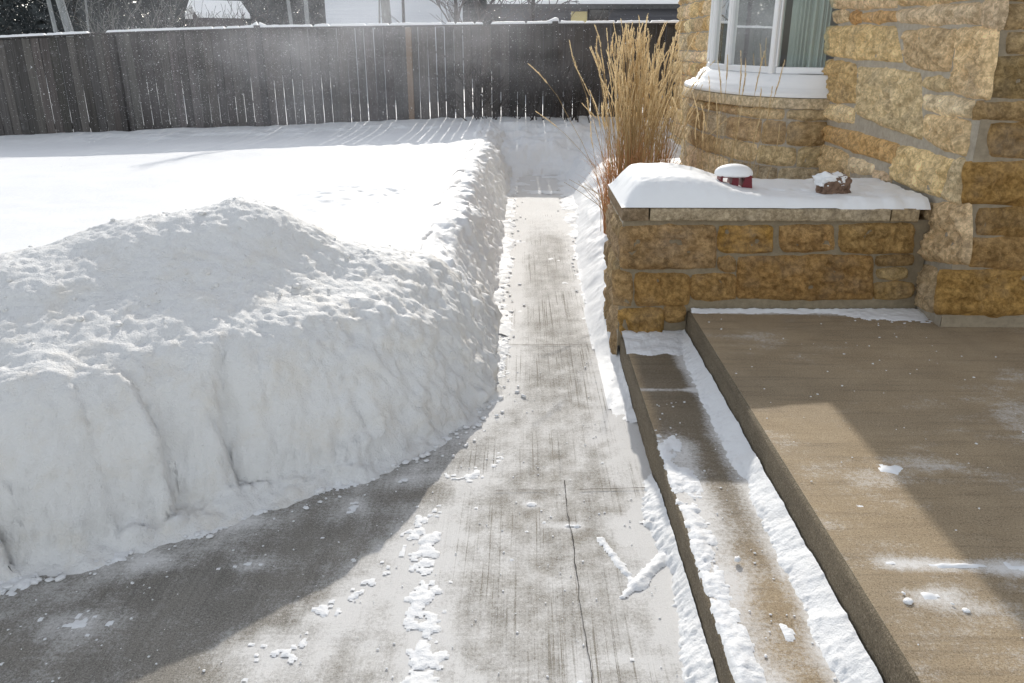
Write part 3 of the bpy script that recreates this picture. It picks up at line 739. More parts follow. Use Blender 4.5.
# ================================================================== STONE MASONRY
PAL_TAN = [(a * 1.46, b * 1.43, c * 1.36) for a, b, c in [(.45, .35, .22), (.42, .33, .215), (.40, .29, .165), (.47, .38, .26), (.43, .35, .245), (.38, .27, .15), (.44, .37, .27)]]  # tan limestone of the side and far walls
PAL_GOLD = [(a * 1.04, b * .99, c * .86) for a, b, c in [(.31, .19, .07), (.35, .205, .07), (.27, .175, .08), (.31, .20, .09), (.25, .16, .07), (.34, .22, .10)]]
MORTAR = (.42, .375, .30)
class Masonry:
    def __init__(s, P): s.P = P; s.V = []; s.F = []; s.C = []; s.o = 0; s.MI = []
    def _push(s, uv, dep, col, mi=0):
        ny, nx = uv.shape[:2]
        pos, nrm = s.P(uv[..., 0], uv[..., 1])
        v = pos + nrm * dep[..., None]
        idx = np.arange(nx * ny).reshape(ny, nx) + s.o
        s.V.append(v.reshape(-1, 3)); s.F.append(np.stack([idx[:-1, :-1], idx[:-1, 1:], idx[1:, 1:], idx[1:, :-1]], -1).reshape(-1, 4))
        s.MI.append(np.full((nx - 1) * (ny - 1), mi, np.int32))
        s.C.append(np.tile(np.array(col), (nx * ny, 1)) if np.ndim(col) == 1 else col.reshape(-1, 3)); s.o += nx * ny
    def mortar(s, u0, u1, v0, v1, res=.03, col=MORTAR):
        us = np.linspace(u0, u1, max(2, int(abs(u1 - u0) / res) + 1)); vs = np.linspace(v0, v1, max(2, int((v1 - v0) / res) + 1))
        U, V = np.meshgrid(us, vs); pos, n = s.P(U, V)
        s._push(np.stack([U, V], -1), .005 * fbm(pos * 14, 3) + .003 * fbm(pos * 50, 2), col, 1)
    def stone(s, q, col, proud=.028, rough=.030, res=.016, joint=-.008):
        q = np.array(q, float)                                   # TL TR BR BL in (u,v)
        w = np.linalg.norm(q[1] - q[0]); h = np.linalg.norm(q[3] - q[0])
        nx = int(np.clip(w / res, 6, 48)); ny = int(np.clip(h / res, 6, 40))
        a = np.linspace(0, 1, nx); b = np.linspace(0, 1, ny); A, B = np.meshgrid(a, b)
        uv = (q[0] * ((1 - A) * (1 - B))[..., None] + q[1] * (A * (1 - B))[..., None] + q[2] * (A * B)[..., None] + q[3] * ((1 - A) * B)[..., None])
        c = q.mean(0)
        seed = random.uniform(0, 90)
        # uneven outline, rounded corners
        dx = np.minimum(A, 1 - A) * w; dy = np.minimum(B, 1 - B) * h
        ed = np.minimum(dx, dy)
        cr = np.clip(1 - dx / .035, 0, 1) * np.clip(1 - dy / .035, 0, 1)
        rim = np.exp(-ed / .03)
        ang = fbm(xyz(uv[..., 0] * 13, uv[..., 1] * 13, seed), 4) * 1.3
        dirn = c - uv; dl = np.linalg.norm(dirn, axis=-1, keepdims=True) + 1e-6
        uv = uv + dirn / dl * (cr * .010 + rim * (joint + .012 * ang))[..., None]
        prof = sstep(0, .012, ed)
        pos, n = s.P(uv[..., 0], uv[..., 1])
        dep = -.005 + prof * (proud + .005) * (.78 + .22 * sstep(0, .045, ed)) + prof * rough * (1.6 * fbm(pos * 7 + seed, 3) + 2.2 * (.22 - np.abs(fbm(pos * 13 + seed, 3))) + 1.5 * fbm(pos * 24 + seed, 4) + .9 * np.abs(fbm(pos * 48 + seed, 2))) * sstep(0, .04, ed)
        dep += prof * (random.uniform(-.25, .25) * (A - .5) * .04 + random.uniform(-.25, .25) * (B - .5) * .04)
        tone = random.uniform(.82, 1.16); col = (col[0] * tone, col[1] * tone * random.uniform(.98, 1.015), col[2] * tone * random.uniform(.92, 1.06))
        cv = np.array(col) * (1 + .16 * fbm(pos * 6 + seed, 3))[..., None]
        s._push(uv, dep, np.clip(cv, .02, .8))
    def ashlar(s, u0, u1, v0, v1, pal, hmin=.10, hmax=.24, wmin=.16, wmax=.52, **kw):
        v = v0
        while v < v1 - .04:
            h = random.uniform(hmin, hmax); h = min(h, v1 - v) if v1 - v - h > .06 else v1 - v
            u = u0 - random.uniform(0, .0)
            while u < u1 - .03:
                w = random.uniform(wmin, wmax) * (1.15 if h > .18 else .9); w = w if u1 - u - w > .1 else u1 - u
                j = lambda: random.uniform(-.006, .006)
                if h > .19 and random.random() < .35 and w < .45:
                    hs = h * random.uniform(.4, .6)
                    cells = [(v, v + hs - .012), (v + hs, v + h - .012)]
                else: cells = [(v, v + h - .012)]
                for a, b in cells:
                    s.stone([(u, b + j()), (u + w - .012, b + j()), (u + w - .012, a + j()), (u, a + j())], random.choice(pal), **kw)
                u += w
            v += h
    def build(s, name, parent):
        o = mesh_from(name, np.concatenate(s.V), np.concatenate(s.F), M['stone'], parent, True, np.concatenate(s.C))
        o.data.materials.append(M['mortar']); mi = np.concatenate(s.MI)
        if len(mi) == len(o.data.polygons): o.data.polygons.foreach_set('material_index', mi)
        return o

def plane_y(Y0):           # faces the camera (-Y): u = X, v = Z
    return lambda u, v: (np.stack([u, np.full_like(u, Y0), v], -1), np.broadcast_to(np.array([0., -1., 0.]), u.shape + (3,)))
def plane_x(X0):           # faces -X: u = Y
    return lambda u, v: (np.stack([np.full_like(u, X0), u, v], -1), np.broadcast_to(np.array([-1., 0., 0.]), u.shape + (3,)))
def plane_yb(Y0):          # faces +Y: u = -X so winding is right
    return lambda u, v: (np.stack([-u, np.full_like(u, Y0), v], -1), np.broadcast_to(np.array([0., 1., 0.]), u.shape + (3,)))

HX, HY, HF = 2.05, 3.75, 11.5                                    # house side wall, front corner, far corner
PY = 4.0                                                         # front of the planter
# --- planter -------------------------------------------------------
PZ = float(on_y(760, 208.5, PY - .03)[2])                        # top of the coping
PX0, PX1, PB = .50, 2.04, 4.66
planter = thing('stone_planter', 'low stone planter wall with a flat coping at the back of the porch', 'planter', (0, 0, 0))
ms = Masonry(plane_y(PY))
ms.mortar(PX0, PX1, .10, PZ - .06, .03, (.25, .205, .14))
Zq = lambda pts: [(float(on_y(600 + x / 2.415, 150 + y / 2.415, PY)[0]), float(on_y(600 + x / 2.415, 150 + y / 2.415, PY)[2])) for x, y in pts]
G = PAL_GOLD
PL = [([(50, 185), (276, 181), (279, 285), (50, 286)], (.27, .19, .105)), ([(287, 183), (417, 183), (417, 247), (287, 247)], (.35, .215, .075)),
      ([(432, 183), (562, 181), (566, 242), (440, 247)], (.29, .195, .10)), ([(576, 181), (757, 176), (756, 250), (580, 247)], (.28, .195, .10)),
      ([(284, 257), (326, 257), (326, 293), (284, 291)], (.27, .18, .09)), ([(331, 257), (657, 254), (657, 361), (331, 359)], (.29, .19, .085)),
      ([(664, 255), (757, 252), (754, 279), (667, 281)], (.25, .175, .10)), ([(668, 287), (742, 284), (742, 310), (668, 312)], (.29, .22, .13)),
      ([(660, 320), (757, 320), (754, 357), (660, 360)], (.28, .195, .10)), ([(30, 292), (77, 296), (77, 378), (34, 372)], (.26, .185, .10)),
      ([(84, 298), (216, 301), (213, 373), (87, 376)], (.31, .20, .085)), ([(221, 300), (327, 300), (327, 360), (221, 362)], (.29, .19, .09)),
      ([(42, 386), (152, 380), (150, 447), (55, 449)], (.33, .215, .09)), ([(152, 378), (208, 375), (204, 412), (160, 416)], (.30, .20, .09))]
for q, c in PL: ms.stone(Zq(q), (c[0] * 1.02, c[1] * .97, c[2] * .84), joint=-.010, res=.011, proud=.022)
ms.build('wall', planter)
ms = Masonry(plane_x(PX0)); ms.mortar(PY, PB, -.02, PZ - .06)
ms.ashlar(PY + .02, PB, .0, PZ - .075, [(.30, .22, .13), (.27, .20, .115), (.33, .25, .155)], .12, .2, .16, .36, rough=.012, proud=.018)
ms.build('wall', planter)
ms = Masonry(plane_yb(PB)); ms.mortar(-PX1, -PX0, -.02, PZ - .06); ms.ashlar(-PX1, -PX0, .0, PZ - .075, G, res=.04); ms.build('wall', planter)
# coping: a flat dressed stone in three lengths with chipped edges
def coping(x0, x1, y0, y1, z0, z1, col):
    nx, r = max(4, int((x1 - x0) / .02)), .010
    prof = [(y1, z0), (y0 + .004, z0), (y0, z0 + .006), (y0, z0 + .025), (y0 + .001, z1 - r), (y0 + r * .5, z1 - r * .3), (y0 + r * 1.4, z1), ((y0 + y1) / 2, z1), (y1, z1), (y1, z0)]
    us = np.linspace(x0, x1, nx); R = np.array([[(x, p[0], p[1]) for x in us] for p in prof])
    R[..., 1] += .006 * fbm(R * 12, 3) + .003 * fbm(R * 45, 2); R[..., 2] += .003 * fbm(R * 10 + 5, 2)
    v = R.reshape(-1, 3); n = len(prof); idx = np.arange(n * nx).reshape(n, nx)
    f = [tuple(q) for q in np.stack([idx[:-1, :-1], idx[1:, :-1], idx[1:, 1:], idx[:-1, 1:]], -1).reshape(-1, 4)]
    f += [tuple(idx[:-1, 0]), tuple(idx[:-1, -1][::-1])]
    return v, f, np.tile(np.array(col), (len(v), 1))
V_, F_, C_ = [], [], []; o = 0
xb = [float(on_y(600 + q / 2.415, 212, PY - .03)[0]) for q in (54, 118, 122, 702, 706, 772)]
for x0, x1, c in ((xb[0], xb[1], (.20, .15, .10)), (xb[2], xb[3], (.33, .275, .20)), (xb[4], min(xb[5], HX - .03), (.33, .26, .17))):
    v, f, c = coping(x0, x1, PY - .03, PB + .02, PZ - .064, PZ, c)
    V_.append(v); C_.append(c); F_ += [tuple(i + o for i in q) for q in f]; o += len(v)
mesh_from('coping', np.concatenate(V_), F_, M['stone'], planter, False, np.concatenate(C_))

# snow lying on the planter
xs = np.arange(xb[0] - .005, HX - .03, .010); ys = np.arange(PY - .026, PB + .03, .009)
X, Y = np.meshgrid(xs, ys)
ctrl = np.array([(613, 186), (622, 178), (636, 171.5), (655, 169.5), (690, 171), (705, 175), (722, 182), (740, 187.5), (760, 190), (800, 191.5), (900, 190)])
cx = [float(on_y(a, b, PY + .22)[0]) for a, b in ctrl]; cz = [float(on_y(a, b, PY + .22)[2]) - PZ for a, b in ctrl]
cz = [max(c, .014) for c in cz]
hh = np.interp(X, cx, cz)
# smooth the crest
for _ in range(6): hh[:, 2:-2] = (hh[:, :-4] + hh[:, 1:-3] + hh[:, 2:-2] + hh[:, 3:-1] + hh[:, 4:]) / 5
ef = np.clip((Y - (PY - .026)) / np.maximum(hh * 1.5, .03), 0, 1); eb = np.clip((PB + .03 - Y) / np.maximum(hh * 1.2, .03), 0, 1); el = np.clip((X - xb[0] + .005) / .12, 0, 1)
pr = (1 - (1 - ef) ** 2.2) * (1 - (1 - eb) ** 2) * (1 - (1 - el) ** 2.0)
h = (hh * (.93 + .1 * n2(X, Y, 3, 3, 2))) * pr + (.006 * n2(X, Y, 8, 8, 3) + .005 * n2(X, Y, 24, 24, 4)) * (pr ** .3)
hh2 = .022 * sstep(1.35, 1.7, X) * np.maximum(n2(X, Y, 7, 9, 4, 3.) + .05, 0) + .03 * sstep(.05, .0, Y - PY) * sstep(1.2, 1.6, X) * np.maximum(n2(X, Y, 5, 5, 3, 8.) + .1, 0)
h = h - hh2
holes = np.exp(-(((X - 1.33) / .035) ** 2 + ((Y - 4.28) / .03) ** 2)) * .045 + np.exp(-(((X - 1.46) / .03) ** 2 + ((Y - 4.3) / .025) ** 2)) * .04 
h = np.maximum(h - holes, -.006)
fr_edge = (Y < PY - .028)
tag(grid_mesh('planter_snow', X, Y, PZ + h + .002, M['soft'], keep=h > -.002), 'smooth mound of snow lying on the stone planter', 'snow', kind='stuff')
def planter_h(x, y):
    return PZ + float(h[np.argmin(np.abs(ys - y)), np.argmin(np.abs(xs - x))])

# --- house ---------------------------------------------------------
house = thing('stone_house', 'tan limestone house with a white bow window at the right', 'house', (0, 0, 0))
WT = 2.75
ms = Masonry(plane_x(HX))
ms.mortar(HY, 5.66, .0, WT, .03, (.40, .355, .285))
ZX = lambda pts: [(float(on_x(820 + x / 2.069, y / 2.069, HX)[1]), float(on_x(820 + x / 2.069, y / 2.069, HX)[2])) for x, y in pts]
S = PAL_TAN
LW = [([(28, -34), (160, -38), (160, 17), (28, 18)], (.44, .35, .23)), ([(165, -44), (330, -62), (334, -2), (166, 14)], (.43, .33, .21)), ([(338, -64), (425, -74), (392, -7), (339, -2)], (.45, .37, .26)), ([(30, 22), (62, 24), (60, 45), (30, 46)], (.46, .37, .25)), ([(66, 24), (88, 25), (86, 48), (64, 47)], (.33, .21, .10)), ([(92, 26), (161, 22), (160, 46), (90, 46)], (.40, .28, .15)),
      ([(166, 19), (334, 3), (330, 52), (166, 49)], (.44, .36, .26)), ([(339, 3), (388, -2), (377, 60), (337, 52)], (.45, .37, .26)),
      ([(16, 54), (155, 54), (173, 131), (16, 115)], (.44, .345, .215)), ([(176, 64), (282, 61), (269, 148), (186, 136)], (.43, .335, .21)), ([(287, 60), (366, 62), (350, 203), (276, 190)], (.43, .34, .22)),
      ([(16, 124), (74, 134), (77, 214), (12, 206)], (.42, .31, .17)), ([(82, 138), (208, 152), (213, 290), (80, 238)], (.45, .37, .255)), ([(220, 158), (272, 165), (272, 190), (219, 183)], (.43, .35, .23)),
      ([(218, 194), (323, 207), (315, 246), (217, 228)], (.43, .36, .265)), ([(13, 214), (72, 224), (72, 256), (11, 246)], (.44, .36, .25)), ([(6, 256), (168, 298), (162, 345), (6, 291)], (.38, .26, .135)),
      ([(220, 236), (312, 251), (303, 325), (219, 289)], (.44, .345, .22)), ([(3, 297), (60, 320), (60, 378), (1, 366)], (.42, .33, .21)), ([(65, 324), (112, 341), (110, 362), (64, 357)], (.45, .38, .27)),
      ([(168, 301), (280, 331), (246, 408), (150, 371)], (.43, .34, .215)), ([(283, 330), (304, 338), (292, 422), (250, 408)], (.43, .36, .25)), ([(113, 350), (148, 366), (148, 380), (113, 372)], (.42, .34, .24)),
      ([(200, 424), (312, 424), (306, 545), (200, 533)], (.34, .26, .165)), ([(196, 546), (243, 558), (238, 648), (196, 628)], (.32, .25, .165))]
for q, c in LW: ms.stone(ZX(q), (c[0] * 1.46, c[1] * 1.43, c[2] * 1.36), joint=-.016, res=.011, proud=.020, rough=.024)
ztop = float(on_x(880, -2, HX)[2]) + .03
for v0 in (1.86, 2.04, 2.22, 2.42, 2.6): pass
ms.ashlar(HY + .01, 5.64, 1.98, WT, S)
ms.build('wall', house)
ms = Masonry(plane_y(HY)); ms.mortar(HX, 5.2, .0, WT, .03, (.30, .25, .18))
ZY = lambda pts: [(2.62 if x >= 470 else float(on_y(820 + x / 2.069, y / 2.069, HY)[0]), float(on_y(820 + x / 2.069, y / 2.069, HY)[2])) for x, y in pts]
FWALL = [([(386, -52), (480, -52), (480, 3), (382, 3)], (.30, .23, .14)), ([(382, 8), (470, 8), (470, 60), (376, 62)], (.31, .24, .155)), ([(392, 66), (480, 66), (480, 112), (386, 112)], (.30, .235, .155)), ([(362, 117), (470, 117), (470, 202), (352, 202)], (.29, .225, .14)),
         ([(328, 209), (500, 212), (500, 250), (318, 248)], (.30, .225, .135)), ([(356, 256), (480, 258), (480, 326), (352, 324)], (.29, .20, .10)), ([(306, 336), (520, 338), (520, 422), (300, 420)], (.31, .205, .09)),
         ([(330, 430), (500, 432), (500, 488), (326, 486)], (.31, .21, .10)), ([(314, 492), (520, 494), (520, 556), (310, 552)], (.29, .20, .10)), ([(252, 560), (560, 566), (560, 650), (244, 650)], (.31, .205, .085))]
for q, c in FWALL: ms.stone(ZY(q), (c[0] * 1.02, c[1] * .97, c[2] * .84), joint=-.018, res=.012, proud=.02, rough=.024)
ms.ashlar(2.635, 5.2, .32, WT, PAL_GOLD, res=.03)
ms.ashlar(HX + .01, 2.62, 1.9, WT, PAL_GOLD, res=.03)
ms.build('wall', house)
# wall past the bow window, its far end, and the part above the window
ms = Masonry(plane_x(HX)); ms.mortar(8.34, HF, .0, WT, .05); ms.ashlar(8.36, HF, .1, WT, S, .12, .22, .2, .6, res=.03); ms.build('wall', house)
ms = Masonry(plane_yb(HF)); ms.mortar(-5.2, -HX, .0, WT, .1); ms.ashlar(-5.2, -HX, .1, WT, S, .14, .24, .3, .7, res=.06); ms.build('wall', house)
ms = Masonry(plane_x(HX)); ms.mortar(5.66, 8.34, 2.42, WT, .05); ms.ashlar(5.68, 8.34, 2.44, WT, S, res=.03); ms.build('wall', house)
mb = MB(); mb.box((5.25, (HY + HF) / 2, WT / 2), (.1, HF - HY - .1, WT)); mb.box((2.4, 5.4, 1.4), (.55, .04, 2.7)); mb.box((3.7, (HY + HF) / 2, .35), (2.9, HF - HY - .2, .06))
mb.box((4.3, 7.2, 1.5), (.06, 5.6, 2.4)); mb.box((3.6, (HY + HF) / 2, 2.62), (3.0, HF - HY - .2, .05)); mb.box((3.2, 9.3, 1.5), (2.2, .06, 2.4)); mb.box((3.2, 5.2, 1.5), (2.2, .06, 2.4))
mb.build('inner_wall', M['room'], house)

# --- bow window ----------------------------------------------------
BCX, BCY = 2.10, 7.0
def bow(a, tdeg, b=None):
    t_ = math.radians(tdeg); b = 1.34 + .12 * (a - .5) if b is None else b
    return (BCX - a * max(math.sin(t_), 0) ** .78, BCY - b * math.cos(t_))
def bowP(a):
    tt = np.linspace(0, 180, 361); pts = np.array([bow(a, x) for x in tt]); L = np.concatenate([[0], np.cumsum(np.linalg.norm(np.diff(pts, axis=0), axis=1))])
    def P(u, v):
        x = np.interp(u, L, pts[:, 0]); y = np.interp(u, L, pts[:, 1])
        x2 = np.interp(u + .02, L, pts[:, 0]); y2 = np.interp(u + .02, L, pts[:, 1]); x1 = np.interp(u - .02, L, pts[:, 0]); y1 = np.interp(u - .02, L, pts[:, 1])
        n = np.stack([-(y2 - y1), (x2 - x1), np.zeros_like(x)], -1); n /= np.linalg.norm(n, axis=-1, keepdims=True) + 1e-9
        return np.stack([x, y, v], -1), n
    return P, L[-1]
P_, Lb = bowP(.67)
ms = Masonry(P_); ms.mortar(.02, Lb - .02, .0, 1.20, .03, (.40, .36, .30))
ms.ashlar(.04, Lb - .04, .10, 1.20, [(.54, .43, .28), (.50, .40, .265), (.44, .37, .26), (.37, .27, .16), (.41, .35, .26)], .14, .26, .2, .5, proud=.022, rough=.018)
ms.build('bow_wall', house)
def loft(rings, name, mat, parent, cols=None, n=72, capit=True):
    V = []; Fs = []
    for a, zq in rings:
        for k in range(n + 1):
            x, y = bow(a, 180 * k / n); V.append((x, y, zq))
    m = n + 1
    for r in range(len(rings) - 1):
        for k in range(n): Fs.append((r * m + k, (r + 1) * m + k, (r + 1) * m + k + 1, r * m + k + 1))
    return mesh_from(name, V, Fs, mat, parent, True, None if cols is None else np.tile(np.array(cols), (len(V), 1)))
win = D.objects.new('window', None); COL.objects.link(win); win.parent = house
loft([(.40, 1.195), (.735, 1.195), (.742, 1.20), (.742, 1.255), (.735, 1.262), (.40, 1.264)], 'stone_sill', M['stone'], win, (.52, .44, .32))
loft([(.715, 1.267), (.718, 1.272), (.718, 1.292), (.705, 1.298), (.665, 1.304), (.655, 1.318), (.64, 1.322), (.615, 1.33), (.598, 1.352), (.592, 1.372), (.575, 1.378), (.572, 1.395), (.55, 1.40), (.545, 1.412), (.40, 1.414)], 'white_sill', M['white'], win)
loft([(.40, 2.36), (.58, 2.36), (.58, 2.46), (.40, 2.46)], 'head', M['white'], win)
BR = [-6, 40, 78, 102, 140, 178]
for t_ in BR[1:-1]:
    mbm = MB()
    x, y = bow(.50, t_); x2, y2 = bow(.50, t_ + 1); x1, y1 = bow(.5, t_ - 1)
    ang = math.atan2(y2 - y1, x2 - x1)
    mbm.box((x, y, 1.89), (.046, .055, .96), Matrix.Rotation(ang, 3, 'Z'), .006)
    mbm.build('mullion', M['white'], win)
for i in range(5):
    a = np.array(bow(.495, BR[i])); b = np.array(bow(.495, BR[i + 1])); dv = b - a; L = np.linalg.norm(dv); ang = math.atan2(dv[1], dv[0]); c = (a + b) / 2
    Rz = Matrix.Rotation(ang, 3, 'Z'); fm_ = MB()
    off = lambda s_, z_: (c[0] + dv[0] / L * s_, c[1] + dv[1] / L * s_, z_)
    fm_.box(off(0, 1.437), (L - .06, .055, .045), Rz, .005); fm_.box(off(0, 2.335), (L - .06, .055, .045), Rz, .005)
    fm_.box(off(-L / 2 + .027, 1.886), (.012, .045, .85), Rz, .003); fm_.box(off(L / 2 - .027, 1.886), (.012, .045, .85), Rz, .003)
    fr = fm_.build('sash', M['white'], win)
    n_ = np.array([-dv[1], dv[0]]) / L
    g = MB(); g.add([(*(a + dv * .02), 1.44), (*(b - dv * .02), 1.44), (*(b - dv * .02), 2.33), (*(a + dv * .02), 2.33)], [(0, 1, 2, 3)])
    g.build('pane', M['glass'], win)
# curtains hanging inside, in pleats
cu = []; nC = 420
for k in range(nC + 1):
    t_ = 4 + 172 * k / nC; pl = (.012 + .010 * math.sin(k * .047)) * math.sin(k * .62 + 2.6 * math.sin(k * .11) + 1.7 * math.sin(k * .037)); a = .36 + pl
    cu.append((*bow(a, t_, 1.18 + pl), t_))
skip = lambda t_: (36 < t_ < 43) or (74 < t_ < 80.5) or (99 < t_ < 104)
Vc = []; Fc = []
for (x, y, t_) in cu: Vc += [(x, y, 1.30), (x, y, 2.45)]
for k in range(nC):
    if not skip(cu[k][2]): Fc.append((2 * k, 2 * k + 2, 2 * k + 3, 2 * k + 1))
tag(mesh_from('curtain', Vc, Fc, M['curtain'], None, True), 'pale green sheer curtain hanging behind the bow window', 'curtain')
# bow window floor board and roof; overhang above the bow shaped for its shade
mb = MB(); mb.box(((1.88 + 5.5) / 2, (HY + HF) / 2 + .1, WT + .05), (5.5 - 1.88, HF - HY + .5, .10))
rf = mb.build('roof', M['white'], house)
y0_, y1_ = HY - .12, HF + .38
mb = MB(); mb.add([(1.88, y0_, WT + .11), (1.88, y1_, WT + .11), (3.6, y1_, WT + .9), (3.6, y0_, WT + .9), (5.6, y0_, WT + .11), (5.6, y1_, WT + .11)],
                  [(0, 1, 2, 3), (3, 2, 5, 4), (0, 3, 4), (1, 5, 2)])
mb.build('roof_covering', M['snow'], rf)
mb = MB(); mb.box((1.16 + .42, 7.4, 2.51), (.84, 3.75, .09), None, .008); br_ = mb.build('bow_shade_roof', M['white'], house)  # unseen roof, overhang and length set to shade porch slab and sill
mb = MB(); mb.add([(1.17, 5.54, 2.56), (1.17, 9.26, 2.56), (2.0, 9.26, 2.73), (2.0, 5.54, 2.73)], [(0, 1, 2, 3)]); mb.build('snow_cover', M['snow'], br_)

# ------------------------------------------------------------------ little things on the planter
# red lantern-like stand with snow on its roof
lp = on_y(733, 190, PY + .30); lx = float(lp[0]); lz = PZ + .034
lan = thing('garden_ornament', 'small dark red ornament capped with snow on the stone planter', 'ornament', (lx, PY + .30, lz))
mb = MB()
mb.box((0, 0, .006), (.16, .12, .012), None, .003); mb.build('base', M['red'], lan)
mb = MB(); mb.add([(-.085, -.06, .075), (.085, -.06, .075), (.085, .06, .075), (-.085, .06, .075), (-.06, -.04, .10), (.06, -.04, .10), (.06, .04, .10), (-.06, .04, .10)],
                  [(3, 2, 1, 0), (4, 5, 6, 7), (0, 1, 5, 4), (1, 2, 6, 5), (2, 3, 7, 6), (3, 0, 4, 7)]); mb.build('roof', M['red'], lan)
for sx in (-1, 1):
    mb = MB()
    w0, w1 = (.022, .016) if sx < 0 else (.03, .018); x0 = -.008 if sx < 0 else .058
    mb.add([(x0 - w0, -.05, .01), (x0 + w0, -.05, .01), (x0 + w0, .05, .01), (x0 - w0, .05, .01), (x0 - w1 + .006, -.05, .076), (x0 + w1 + .004, -.05, .076), (x0 + w1 + .004, .05, .076), (x0 - w1 + .006, .05, .076)],
           [(3, 2, 1, 0), (4, 5, 6, 7), (0, 1, 5, 4), (1, 2, 6, 5), (2, 3, 7, 6), (3, 0, 4, 7)])
    mb.build('side_panel', M['red'], lan)
mb = MB(); mb.box((-.075, 0, .043), (.012, .09, .07), None, .002); mb.build('side_panel', M['red'], lan)
V = ICO_V.copy(); v3 = V * np.array([.108, .085, .055]) * (1 + .08 * pnoise(V * 2))[:, None]; v3[:, 2] = np.maximum(v3[:, 2], -.012)
tag(mesh_from('ornament_snow', v3 + np.array([lx - .005, PY + .30, lz + .088]), ICO_F, M['soft'], None, True), 'rounded cap of snow on top of the red ornament', 'snow', kind='stuff')
sub = D.objects['ornament_snow'].modifiers.new('s', 'SUBSURF'); sub.levels = 2; sub.render_levels = 2
# broken lump of wood / stone
bp = on_y(831, 199, PY + .20); bx_ = float(bp[0])
V, Fi = ICO_V, ICO_F
def refine(V, Fi):
    V = [tuple(v) for v in V]; cache = {}; nf = []
    def mid(a, b):
        k = (min(a, b), max(a, b))
        if k not in cache:
            m = (np.array(V[a]) + np.array(V[b])); m /= np.linalg.norm(m); V.append(tuple(m)); cache[k] = len(V) - 1
        return cache[k]
    for a, b, c in Fi:
        x, y, zc = mid(a, b), mid(b, c), mid(c, a); nf += [(a, x, zc), (b, y, x), (c, zc, y), (x, y, zc)]
    return np.array(V), np.array(nf)
V2, F2 = refine(V, Fi); V2, F2 = refine(V2, F2)
cub = np.sign(V2) * np.abs(V2) ** .75
bl = cub * np.array([.078, .058, .060]) * (1 + .55 * fbm(V2 * 1.9, 3) + .22 * fbm(V2 * 6, 3))[:, None]
tag(mesh_from('wood_lump', bl + np.array([bx_, PY + .20, PZ + .072]), F2, M['wood'], None, False), 'broken brown lump of wood lying on the snowy planter', 'wood lump')
cap = bl * np.array([.92, .97, .62])
tag(mesh_from('lump_snow', cap + np.array([bx_ - .020, PY + .200, PZ + .104]), F2, M['soft'], None, True), 'dusting of snow on the brown wood lump', 'snow', kind='stuff')
tp = on_y(864, 193, PY + .36)
mb = MB(); mb.box((float(tp[0]), PY + .36, PZ + .016), (.11, .09, .022), Matrix.Rotation(.25, 3, 'Z') @ Matrix.Rotation(.10, 3, 'X'), .004, (.2, .15, .1))
tag(mb.build('flat_stone', M['stone'], cols=True), 'flat brown stone half buried in snow on the planter', 'stone')

# ================================================================== FENCE
fence = thing('wooden_fence', 'weathered grey board fence with snow on its top rail', 'fence', (0, 0, 0))
def ftop(X): return float(np.interp(X, [-12, -7.9, -6.2, -4.0, -1.75, .43, 2.6, 6], [1.60, 1.715, 1.79, 1.855, 1.885, 1.91, 1.92, 1.93]))
def fbot(X): return float(np.interp(X, [-12, -7.9, -4.0, 0, 3, 6], [-.02, .05, .2, .36, .4, .4]))
posts = [-10.75, -8.5, -6.25, -4.02, -1.75, .45, 2.7, 4.9]
for a, b in zip(posts[:-1], posts[1:]):
    mb = MB(); x = a + .01
    while x < b - .05:
        w = random.uniform(.118, .142); w = min(w, b - x - .005)
        zt = ftop(x) - .025 + random.uniform(-.004, .004); zb = fbot(x) + random.uniform(-.02, .03)
        zc, hh_ = (zt + zb) / 2, zt - zb
        g = random.uniform(.72, 1.3); col = (g * random.uniform(.96, 1.04), g, g * random.uniform(.97, 1.04))
        R = Matrix.Rotation(random.gauss(0, .0035), 3, 'Y') @ Matrix.Rotation(random.gauss(0, .03), 3, 'Z')
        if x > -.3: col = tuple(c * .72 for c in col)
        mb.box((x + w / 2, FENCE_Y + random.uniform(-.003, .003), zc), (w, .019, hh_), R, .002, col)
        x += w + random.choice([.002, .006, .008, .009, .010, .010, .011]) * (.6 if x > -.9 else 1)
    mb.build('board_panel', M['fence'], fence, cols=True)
for i, p in enumerate(posts):
    mb = MB(); zt = ftop(p) + (.03 if abs(p + 4.02) < .1 or abs(p - .45) < .1 else -.03)
    if abs(p + 1.75) < .1:
        mb.box((p, FENCE_Y - .052, (zt + .1) / 2), (.085, .08, zt - .1), None, .004)
        po = mb.build('post', M['newpost'], fence, cols=True); po['label'] = 'new orange brown lumber post'
    else:
        mb.box((p, FENCE_Y - .052, (zt + .1) / 2), (.09, .085, zt - .1), None, .004, (.62, .62, .64)); mb.build('post', M['fence'], fence, cols=True)
for a, b in zip(posts[:-1], posts[1:]):
    mb = MB(); mid_ = ((a + b) / 2, FENCE_Y - .01, (ftop(a) + ftop(b)) / 2 - .012); L = b - a; an = math.atan2(ftop(a) - ftop(b), L)
    mb.box(mid_, (L - .004, .10, .026), Matrix.Rotation(an, 3, 'Y'), .003, (.8, .8, .8)); mb.build('top_rail', M['fence'], fence, cols=True)
    mb = MB(); mb.box((mid_[0], FENCE_Y + .035, .40), (L - .01, .04, .09), Matrix.Rotation(an, 3, 'Y'), .003); mb.build('rail', M['fence'], fence, cols=True)
